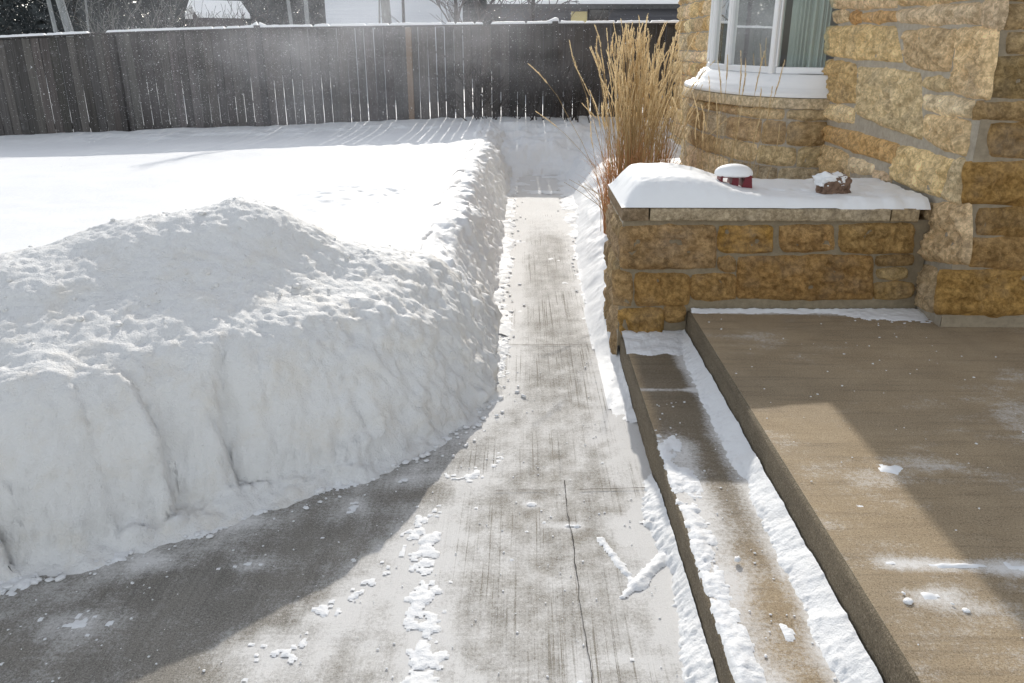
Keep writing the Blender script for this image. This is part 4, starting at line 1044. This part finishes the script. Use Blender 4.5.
# snow on the fence
xs = np.arange(-10.7, 4.9, .022); prof = [(-.062, -.004), (-.058, .5), (-.04, .9), (0, 1.05), (.03, .85), (.046, .4), (.05, -.004)]
hx = .030 + .012 * n2(xs, xs * 0, 2.5, 1, 3, 1.) + .008 * n2(xs, xs * 0, 11, 1, 2, 2.)
for p_ in (-4.02, .45): hx += .050 * np.exp(-((xs - p_) / .085) ** 2)
gap = ((xs > -6.62) & (xs < -6.30)) | (np.abs(n2(xs, xs * 0, 1.4, 1, 2, 6.)) < .012)
hx = np.where(gap, -.004, hx)
base = np.array([ftop(x) for x in xs]) + .002
Xg = np.tile(xs, (len(prof), 1)); Yg = np.array([[FENCE_Y - .01 + p[0]] * len(xs) for p in prof]); Zg = np.array([base + (hx * p[1] if p[1] > 0 else hx * 0 - .003) for p in prof])
kp = np.tile(hx > 0, (len(prof), 1))
tag(grid_mesh('fence_snow', Xg, Yg, Zg, M['soft'], keep=kp), 'line of snow lying on the fence top rail', 'snow', kind='stuff')

# ================================================================== PLANTS
def grass_clump(name, label, cx, cy, z0, nst, spread, hmin, hmax, lean=.25, leaves=160, group=None, plume_from=.55):
    root = thing(name, label, 'grass clump', (cx, cy, z0), group)
    st, pl, lf = MB(), MB(), MB()
    for k in range(nst):
        a = random.uniform(0, 6.283); r0 = abs(random.gauss(0, .35)) * spread * .6; H = random.uniform(hmin, hmax)
        b = Vector((r0 * math.cos(a), r0 * math.sin(a), -.05)); ln = random.gauss(.05, lean * .5); la = a + random.gauss(0, .5)
        tipd = Vector((math.cos(la) * (ln + r0 * .7), math.sin(la) * (ln + r0 * .7), 0)); bend = random.uniform(.0, .12)
        if random.random() < .05: tipd *= 2.6; H *= .85
        P = []
        for i in range(8):
            t_ = i / 7; P.append(b + tipd * (t_ ** 1.6) * H * .6 + Vector((random.gauss(0, .004), random.gauss(0, .004), H * t_ - bend * H * t_ ** 3 * abs(ln) * 2)))
        st.tube(P, [.0024 - .0012 * i / 7 for i in range(8)], 4, False)
        # feathery plume along the top part
        L0 = random.uniform(.14, .26); n = 9
        top = P[-1]; dirv = (P[-1] - P[-2]).normalized(); side = Vector((random.gauss(0, 1), random.gauss(0, 1), 0)).normalized()
        up_ = Vector((0, 0, 1)); nb = 54
        for i in range(nb):
            t_ = i / nb; c = top - dirv * (L0 * .5) + dirv * (L0 * t_) + side * (.03 * t_ ** 2)
            th = random.uniform(0, 6.283); o_ = Vector((math.cos(th), math.sin(th), 0)); ll = random.uniform(.016, .036) * (1.1 - .6 * t_)
            e_ = c + (dirv * .9 + o_ * random.uniform(.15, .5)).normalized() * ll; sd_ = dirv.cross(o_).normalized() * .0034
            pl.add([c - sd_, c + sd_, e_], [(0, 1, 2)])
    for k in range(leaves):
        a = random.uniform(0, 6.283); r0 = min(abs(random.gauss(0, .45)) * .6, .42) * spread; H = random.uniform(.3, .9) * (hmin + hmax) * .42
        b = Vector((r0 * math.cos(a), r0 * math.sin(a), -.05)); la = a + random.gauss(0, .8); out = random.uniform(.05, .45)
        w = random.uniform(.003, .006); sd_ = Vector((-math.sin(la), math.cos(la), 0)); V = []
        for i in range(6):
            t_ = i / 5; p = b + Vector((math.cos(la), math.sin(la), 0)) * (out * H * t_ ** 1.7) + Vector((0, 0, H * (t_ - .32 * t_ ** 3 * (out * 2.2))))
            ww = w * (1 - t_ * .85); V += [p - sd_ * ww, p + sd_ * ww]
        lf.add(V, [(2 * i, 2 * i + 1, 2 * i + 3, 2 * i + 2) for i in range(5)])
    st.build('stems', M['stem'], root); pl.build('plumes', M['plume'], root); lf.build('leaves', M['leaf'], root)
    return root
GG = 'dry grasses beside the house'
grass_clump('ornamental_grass', 'tall dry reed grass clump between the fence and house, fullest of the clumps', (.80), 6.15, .28, 220, .42, .85, 1.47, .38, 760, GG)
grass_clump('ornamental_grass', 'tall dry reed grass clump close against the house corner', 1.06, 6.75, .28, 140, .34, .8, 1.30, .40, 450, GG)
grass_clump('ornamental_grass', 'few thin dry grass stalks in front of the bow window sill', 1.28, 5.25, .30, 20, .55, .85, 1.22, .22, 45, GG)
# a few stalks bowed over the bank
bent = thing('bent_stalks', 'few thin dry stalks bowed over the snow bank beside the planter', 'grass stalks', (.72, 5.4, .2), GG)
mb = MB()
for k in range(6):
    a = Vector((random.uniform(-.05, .08), random.uniform(-.1, .15), 0)); P = [a + Vector((-.38 * t_ ** 1.4 * random.uniform(.85, 1.1), .25 * t_, .62 * t_ - .12 * t_ ** 3)) for t_ in (0, .2, .4, .6, .8, 1)]
    mb.tube(P, [.0028, .0026, .0024, .002, .0017, .0012], 4, False)
mb.build('stems', M['stem'], bent)

def branchy(mb, p, d, L, r, depth, spread=.6, minr=.003, up=.25):
    n = 4; P = [p]; q = Vector(p); dd = Vector(d).normalized()
    for i in range(n):
        dd = (dd + Vector((random.gauss(0, .13), random.gauss(0, .13), random.gauss(0, .1) + up * .08))).normalized(); q = q + dd * (L / n); P.append(q.copy())
    mb.tube(P, [max(r * (1 - .55 * i / n), minr) for i in range(n + 1)], 5 if r > .02 else 4, False)
    if depth <= 0: return
    for k in range(random.choice([2, 3, 3])):
        i = random.choice([2, 3, 4]); nd = (dd + Vector((random.gauss(0, spread), random.gauss(0, spread), random.gauss(0, spread * .6) + up))).normalized()
        branchy(mb, P[i], nd, L * random.uniform(.55, .8), max(r * .55, minr), depth - 1, spread, minr, up)
# leafless shrubs in front of the fence
for (sx, sy, hh_, lab) in ((-.62, 12.45, .48, 'leafless dark shrub in front of the fence, leftmost of the three bare shrubs'), (.12, 12.55, .50, 'leafless dark shrub against the dark fence boards at the end of the trench'), (.85, 12.4, .44, 'leafless dark shrub beside the tall dry grass at the fence')):
    r = thing('bare_shrub', lab, 'shrub', (sx, sy, .45), 'leafless shrubs along the fence'); mb = MB()
    for k in range(9): branchy(mb, (random.gauss(0, .12), random.gauss(0, .06), 0), (random.gauss(0, .5), random.gauss(0, .25), 1), hh_, .011, 3, .5, .0035)
    mb.build('branches', M['bark'], r)

# conifers beyond the fence
def conifer(lab, x, y, H, R, n=5200, mat='needle', low=.05):
    H *= .74; R *= 1.05; y += 8.0; x *= 1.28
    z0 = float(far_z(np.array(x), np.array(y))); r = thing('conifer_tree', lab, 'tree', (x, y, z0), 'trees beyond the fence'); mb = MB()
    mb.tube([(0, 0, -.1), (.02, 0, H * .5), (0, .01, H * .97)], [.13, .08, .015], 8); mb.build('trunk', M['bark'], r)
    V = np.zeros((n * 4, 3)); 
    t_ = rng.random(n) ** .8; hz = H * (low + (1 - low) * t_); br = rng.integers(0, 46, n); an = br * 2.399 + rng.normal(0, .18, n)
    tier = np.sin(hz * 6.2 + an * 2) * .18 + 1; rad = R * (1 - t_) ** .75 * tier * rng.random(n) ** .42 + .05
    px = rad * np.cos(an); py = rad * np.sin(an); pz = hz - rad * .28 + rng.normal(0, .06, n)
    sz = rng.uniform(.045, .12, n); a = rng.normal(size=(n, 3)); a[:, 2] -= .4; a /= np.linalg.norm(a, axis=1)[:, None]; b = np.cross(a, rng.normal(size=(n, 3))); b /= np.linalg.norm(b, axis=1)[:, None]
    c = np.stack([px, py, pz], -1)
    V[0::4] = c - a * sz[:, None] - b * sz[:, None] * .3; V[1::4] = c + a * sz[:, None] - b * sz[:, None] * .12; V[2::4] = c + a * sz[:, None] * 1.1 + b * sz[:, None] * .12; V[3::4] = c - a * sz[:, None] + b * sz[:, None] * .3
    mesh_from('crown', V, np.arange(n * 4).reshape(n, 4), M[mat], r)
    return r
cl = [(-17.5, 27.0, 6.4, 2.1, 'dark conifer beyond the fence, leftmost of the row'), (-15.6, 30, 6.8, 2.2, 'dark conifer behind the leaning pale trunks'), (-13.5, 27.5, 6.2, 2.0, 'dark conifer between the leaning trunks and the snowy gable'),
      (-11.6, 33.5, 6.8, 2.2, 'dark conifer standing behind the snowy gable roof'), (-8.3, 27.5, 6.4, 1.6, 'dark conifer just right of the snowy gable roof'), (-6.9, 29.0, 6.2, 1.5, 'dark conifer beside the pale wall'),
      (-19.5, 33, 7, 2.4, 'dark conifer at the back of the far corner'), (-9.6, 36, 6.8, 2.3, 'dark conifer far behind the gable'), (-1.6, 26.5, 5.8, 1.3, 'dark conifer between the pale wall and the dark house'), (-14.6, 36, 7.2, 2.5, 'dark conifer in the second row behind the leaning trunks')]
for x, y, H, R, lab in cl: conifer(lab, x, y, H, R)
for x, y, H, R, lab in ((4.9, 24.5, 5.4, 1.5, 'dusky conifer behind the dry grass near the house'), (6.8, 26, 5.8, 1.7, 'dusky conifer mostly hidden behind the stone house')): conifer(lab, x, y, H, R)
n = 76000
wx = rng.uniform(-62, 62, n); wy = rng.uniform(48, 62, n); wh = 6.4 + 1.2 * n2(wx, wx * 0, .23, 1, 3) + .8 * n2(wx, wy, .8, .8, 2); wz = .3 + wh * rng.random(n) ** 1.25
sz = rng.uniform(.16, .42, n); a = rng.normal(size=(n, 3)); a /= np.linalg.norm(a, axis=1)[:, None]; b = np.cross(a, rng.normal(size=(n, 3))); b /= np.linalg.norm(b, axis=1)[:, None]
c = np.stack([wx, wy, wz], -1); V = np.zeros((n * 4, 3)); V[0::4] = c - a * sz[:, None]; V[1::4] = c + b * sz[:, None] * .5; V[2::4] = c + a * sz[:, None]; V[3::4] = c - b * sz[:, None] * .5
tag(mesh_from('woods', V, np.arange(n * 4).reshape(n, 4), M['needle']), 'dark wood closing the view far beyond the fence', 'woods', kind='stuff')
# slender leaning trunks
def trunk(name, lab, px0, px1, Yd, r0, H, mat, group='bare trunks beyond the fence'):
    a = on_y(px0, 37, Yd); b = on_y(px1, 0, Yd); z0 = float(far_z(np.array(a[0]), np.array(Yd)))
    dx = (b[0] - a[0]) / (b[2] - a[2]); x0 = a[0] + dx * (z0 - a[2])
    t_ = thing(name, lab, 'tree', (x0, Yd, z0), group); mb = MB()
    P = [(dx * z * 1.0 + random.gauss(0, .02), random.gauss(0, .02), z) for z in np.linspace(-.1, H, 7)]
    mb.tube(P, [r0 * (1 - .55 * i / 6) for i in range(7)], 8); mb.build('trunk', M[mat], t_)
    mb = MB()
    for k in range(7):
        i = random.choice([4, 5, 6]); branchy(mb, P[i], (random.gauss(0, .8), random.gauss(0, .8), .7), H * .16, r0 * .3, 2, .5, .006)
    mb.build('crown', M['twig'], t_)
trunk('bare_tree', 'slim pale trunk leaning beside the thickest leaning trunk', 57, 49, 19, .055, 5.0, 'palebark')
trunk('bare_tree', 'thickest pale leaning trunk beyond the fence', 71, 59, 19.5, .115, 5.2, 'palebark')
trunk('bare_tree', 'thinnest pale trunk right of the leaning pair', 90, 86, 20, .03, 4.6, 'palebark')
trunk('bare_tree', 'pale upright trunk left of the pale wall, left of two', 294, 289, 22, .06, 5.2, 'palebark')
trunk('bare_tree', 'pale upright trunk next to the pale wall edge, right of two', 310, 306, 22.5, .075, 5.3, 'palebark')
trunk('bare_tree', 'thick grey brown trunk in front of the pale wall', 388, 385, 21, .15, 5.4, 'greybark')
trunk('bare_tree', 'slim dark trunk next to the thick one at the pale wall', 405, 403, 21.5, .05, 5.0, 'bark')
trunk('bare_tree', 'slim grey trunk at left edge of the thick trunk', 380, 379, 23.5, .035, 5.0, 'greybark')
for i, (px, lab) in enumerate(((455, 'dark bare tree with fine twigs at the right edge of the pale wall'), (532, 'dark bare tree with spreading twigs in front of the dark house'), (478, 'dark bare tree just left of the dark house'))):
    p = on_y(px, 30, 17.5 + i); z0 = float(far_z(np.array(p[0]), np.array(p[1]))); t_ = thing('bare_tree', lab, 'tree', (p[0], p[1], z0), 'bare trunks beyond the fence')
    mb = MB(); mb.tube([(0, 0, -.1), (.03, 0, 1.0), (.02, .03, 2.4)], [.07, .055, .035], 7); mb.build('trunk', M['bark'], t_)
    mb = MB()
    for k in range(11): branchy(mb, (.02, .02, random.uniform(.8, 2.4)), (random.gauss(0, 1), random.gauss(0, .6), .7), random.uniform(.7, 1.2), .022, 3, .55, .005)
    mb.build('crown', M['twig'], t_)
for i, (px, Yd) in enumerate(((128, 18.5), (150, 18.2), (205, 20), (235, 20.5))):      # twiggy bushes catching light
    p = on_y(px, 40, Yd); z0 = float(far_z(np.array(p[0]), np.array(p[1])))
    t_ = thing('bare_shrub', ['twiggy bush beyond the fence left of the snowy gable', 'twiggy bush close to the gable on its left side', 'twiggy bush in front of the snowy gable roof', 'twiggy bush at right end of the snowy gable roof'][i], 'shrub', (p[0], p[1], z0), 'bushes beyond the fence')
    mb = MB()
    for k in range(10): branchy(mb, (random.gauss(0, .2), random.gauss(0, .2), 0), (random.gauss(0, .6), random.gauss(0, .6), 1.2), random.uniform(.9, 1.3), .016, 3, .5, .005)
    mb.build('branches', M['twig'] if i > 1 else M['greybark'], t_)

# ------------------------------------------------------------------ houses beyond the fence
def house_far(name, lab, x0, x1, y0, y1, zw, wallmat, ridge=None, eave=.35, snowy=True, along_x=True):
    z0 = .2; h_ = thing(name, lab, 'house', ((x0 + x1) / 2, y0, 0)); ox, oy = (x0 + x1) / 2, y0
    mb = MB(); mb.box((0, (y1 - y0) / 2, (z0 + zw) / 2), (x1 - x0, y1 - y0, zw - z0)); mb.build('wall', wallmat, h_)
    hw = (x1 - x0) / 2; dp = y1 - y0; rg = ridge or zw + 1.2
    mb = MB(); th = .12
    if along_x:      # ridge runs in X: eave towards us
        A = [(-hw - eave, -eave, zw - .05), (hw + eave, -eave, zw - .05), (hw + eave, dp / 2, rg), (-hw - eave, dp / 2, rg), (hw + eave, dp + eave, zw - .05), (-hw - eave, dp + eave, zw - .05)]
    else:            # gable towards us
        A = [(-hw - eave, -eave, zw - .05), (-hw - eave, dp + eave, zw - .05), (0, dp + eave, rg), (0, -eave, rg), (hw + eave, dp + eave, zw - .05), (hw + eave, -eave, zw - .05)]
    B = [(x, y, z - th) for x, y, z in A]
    mb.add(A + B, [(0, 1, 2, 3), (3, 2, 4, 5), (9, 8, 7, 6), (11, 10, 8, 9), (0, 6, 7, 1), (4, 10, 11, 5), (0, 3, 9, 6), (3, 5, 11, 9), (1, 7, 8, 2), (2, 8, 10, 4)])
    rf = mb.build('roof', M['shingle'], h_)
    if snowy:
        C = [(x, y, z + .10) for x, y, z in A]; A2 = [(x, y, z + .004) for x, y, z in A]; mb = MB()
        mb.add(C + A2, [(0, 1, 2, 3), (3, 2, 4, 5), (0, 6, 7, 1), (4, 10, 11, 5), (0, 3, 9, 6), (3, 5, 11, 9), (1, 7, 8, 2), (2, 8, 10, 4)]); mb.build('snow_cover', M['soft'], rf)
    if not along_x:
        mb = MB(); mb.add([(-hw, -.0, zw), (hw, -.0, zw), (0, -.0, rg - .15)], [(0, 1, 2)]); mb.build('gable', wallmat, h_)
    return h_
pg = lambda px, py, Yd: on_y(px, py, Yd)
a = pg(180, 20, 25.5); b = pg(222, 20, 25.5); r_ = pg(196, 4, 25.5)
gx0, gx1 = float(pg(163, 20, 25.5)[0]), float(pg(247, 20, 25.5)[0])
h1 = thing('garage', 'low dark garage with a snow covered gable roof beyond the fence', 'garage', ((gx0 + gx1) / 2, 25.5, 0))
# gable seen at three-quarters: ridge runs back to the right
zE = float(pg(180, 15.5, 25.5)[2]); zR = float(pg(196, 4, 25.5)[2]); w_ = (gx1 - gx0)
Rz = Matrix.Rotation(-.95, 3, 'Z')
def rot(pts): return [Rz @ Vector(p) for p in pts]
hw, ln = .56, 1.15; ex = .18
off = Vector((float(pg(196, 4, 25.5)[0]) - (gx0 + gx1) / 2, 0, 0))
mb = MB(); mb.add([v + off for v in rot([(-hw, 0, .1), (hw, 0, .1), (hw, ln, .1), (-hw, ln, .1), (-hw, 0, zE), (hw, 0, zE), (hw, ln, zE), (-hw, ln, zE), (0, 0, zR - .1), (0, ln, zR - .1)])],
                  [(0, 1, 5, 8, 4), (1, 2, 6, 5), (2, 3, 7, 9, 6), (3, 0, 4, 7)]); mb.build('wall', M['browngable'], h1)
A = [(-hw - ex, -ex, zE - .08), (0, -ex, zR), (hw + ex, -ex, zE - .08), (-hw - ex, ln + ex, zE - .08), (0, ln + ex, zR), (hw + ex, ln + ex, zE - .08)]
mb = MB(); T = [(x, y, z + .12) for x, y, z in A]
mb.add([v + off for v in rot(A + T)], [(6, 7, 10, 9), (7, 8, 11, 10), (1, 0, 3, 4), (2, 1, 4, 5), (0, 1, 7, 6), (1, 2, 8, 7), (4, 3, 9, 10), (5, 4, 10, 11), (3, 0, 6, 9), (2, 5, 11, 8)]); mb.build('roof', M['soft'], h1)

wx0, wx1 = float(pg(326, 20, 27)[0]), float(pg(449, 20, 27)[0])
hp = house_far('pale_house', 'pale sided house standing behind the bare trunks and drifting snow', wx0, wx1, 27, 33, 3.7, M['siding'])
dx0, dx1 = float(pg(500, 10, 24)[0]), float(pg(678, 10, 24)[0])
zEv = float(pg(560, 2.0, 23.6)[2])
hd = house_far('dark_house', 'low dark house with a snowy eave and one lit yellow window', dx0, dx1, 24, 30, zEv, M['darksiding'])
ox = (dx0 + dx1) / 2
def dwin(px0, px1, py0, py1, mat, nm='window'):
    a = pg(px0, py0, 23.98); b = pg(px1, py1, 23.98); mb = MB()
    w, hgt = b[0] - a[0], a[2] - b[2]; cx, cz = (a[0] + b[0]) / 2 - ox, (a[2] + b[2]) / 2
    mb.box((cx, -.02, cz), (w, .03, hgt)); fr = D.objects.new(nm, None); COL.objects.link(fr); fr.parent = hd; mb.build('pane', mat, fr)
    mb = MB()
    for sx in (-1, 1): mb.box((cx + sx * (w / 2 + .03), -.03, cz), (.06, .06, hgt + .12))
    for sz in (-1, 1): mb.box((cx, -.03, cz + sz * (hgt / 2 + .03)), (w - .002, .055, .06))
    mb.build('frame', M['darksiding'], fr); return fr
w1 = dwin(571, 587, 11.5, 23, M['litwin']); w1['label'] = 'small lit yellow window'
dwin(590, 608, 8, 24, M['darkglass'])
# ------------------------------------------------------------------ drifting snow by the fence
V = []; Fi = []; n = 0
def flakes(num, cxy, sxy, zr, size):
    global n
    out = []
    for k in range(num):
        out.append((random.gauss(cxy[0], sxy[0]), min(random.gauss(cxy[1], sxy[1]), 12.7), zr[0] + (zr[1] - zr[0]) * random.random(), random.uniform(*size)))
    return out
fl = flakes(12000, (-3.3, 11.4), (2.3, .9), (.5, 2.6), (.0014, .0040)) + flakes(700, (-3.0, 9.5), (3.2, 2.2), (.5, 2.4), (.0012, .003)) + flakes(300, (-1, 11.0), (3.6, 1.0), (.5, 2.1), (.003, .009))
fl = [f for f in fl if f[1] > 4.5]
TV = np.array([(1, 0, -.7), (-1, 0, -.7), (0, 1, .7), (0, -1, .7)], float); TF = np.array([(0, 1, 2), (0, 3, 1), (0, 2, 3), (1, 3, 2)])
VV = np.concatenate([TV @ np.linalg.qr(rng.normal(size=(3, 3)))[0] * f[3] + np.array(f[:3]) for f in fl]); FF = np.concatenate([TF + 4 * i for i in range(len(fl))])
tag(mesh_from('blowing_snow', VV, FF, M['soft']), 'fine snowflakes drifting in the air before the fence', 'blowing snow', kind='stuff')

def spray():
    t = NT('snow_mist'); tc = t.n('ShaderNodeTexCoord').outputs['Object']
    g = t.n('ShaderNodeTexGradient', gradient_type='SPHERICAL'); t.l(tc, g.inputs['Vector'])
    nz = t.noise(t.mapping(tc, (1, .5, 1)), 3.2, 5, .7)
    d = t.math('MULTIPLY', t.math('POWER', g.outputs['Fac'], 1.3), t.ramp(nz, [(.40, .04), (.62, 1.)]))
    v = t.n('ShaderNodeVolumePrincipled'); v.inputs['Color'].default_value = (.95, .96, 1, 1); v.inputs['Anisotropy'].default_value = .35
    t.l(t.math('MULTIPLY', d, SPRAY_D), v.inputs['Density']); t.l(v.outputs[0], t.out.inputs['Volume'])
    return t.m
SPRAY_D = .30
me_v = V2 * 1.0
sm = mesh_from('snow_mist', V2, F2, spray(), None, True); sm.location = (-2.3, 11.2, 1.7); sm.scale = (4.2, 1.6, 2.0)
tag(sm, 'pale cloud of blown powder snow drifting over the fence', 'snow mist', kind='stuff')

# ================================================================== LIGHT, CAMERA
SUN_EL, SUN_AZ = math.radians(26.6), math.radians(-.4)       # straight ahead down the path
w = D.worlds.new('World'); scn.world = w; w.use_nodes = True
nt = w.node_tree; bg = nt.nodes['Background']; sk = nt.nodes.new('ShaderNodeTexSky'); sk.sky_type = 'NISHITA'; sk.sun_disc = False
sk.sun_elevation = SUN_EL; sk.sun_rotation = SUN_AZ; sk.air_density = 1.0; sk.dust_density = .5; sk.ozone_density = 1.0
hs = nt.nodes.new('ShaderNodeHueSaturation'); hs.inputs['Saturation'].default_value = .32
nt.links.new(sk.outputs[0], hs.inputs['Color']); nt.links.new(hs.outputs[0], bg.inputs['Color']); bg.inputs['Strength'].default_value = .15
sl_ = D.lights.new('sun', 'SUN'); sl_.energy = 2.2; sl_.angle = math.radians(.55); sl_.color = (1, .95, .87)
so = D.objects.new('sun', sl_); COL.objects.link(so)
sdir = Vector((math.sin(SUN_AZ) * math.cos(SUN_EL), math.cos(SUN_AZ) * math.cos(SUN_EL), math.sin(SUN_EL)))
so.rotation_euler = sdir.to_track_quat('Z', 'Y').to_euler(); so.location = (0, 20, 12)

cd = D.cameras.new('camera'); cam = D.objects.new('camera', cd); COL.objects.link(cam)
cd.sensor_width = 36; cd.lens = F * 36 / 1024; cd.clip_end = 1000; cd.clip_start = .05
cam.matrix_world = Matrix(((RT[0], UP[0], -FW[0], CAM[0]), (RT[1], UP[1], -FW[1], CAM[1]), (RT[2], UP[2], -FW[2], CAM[2]), (0, 0, 0, 1)))
scn.camera = cam
vs = scn.view_settings; vs.view_transform = 'Standard'; vs.look = 'None'; vs.gamma = 1; vs.use_curve_mapping = False; vs.exposure = .70
scn.render.engine = 'CYCLES'
cy = scn.cycles; cy.use_denoising = True; cy.use_adaptive_sampling = True; cy.adaptive_threshold = .02; cy.max_bounces = 8; cy.diffuse_bounces = 4; cy.transparent_max_bounces = 12
try: cy.denoiser = 'OPENIMAGEDENOISE'
except Exception: pass
cy.volume_step_rate = 3.0; cy.volume_bounces = 1
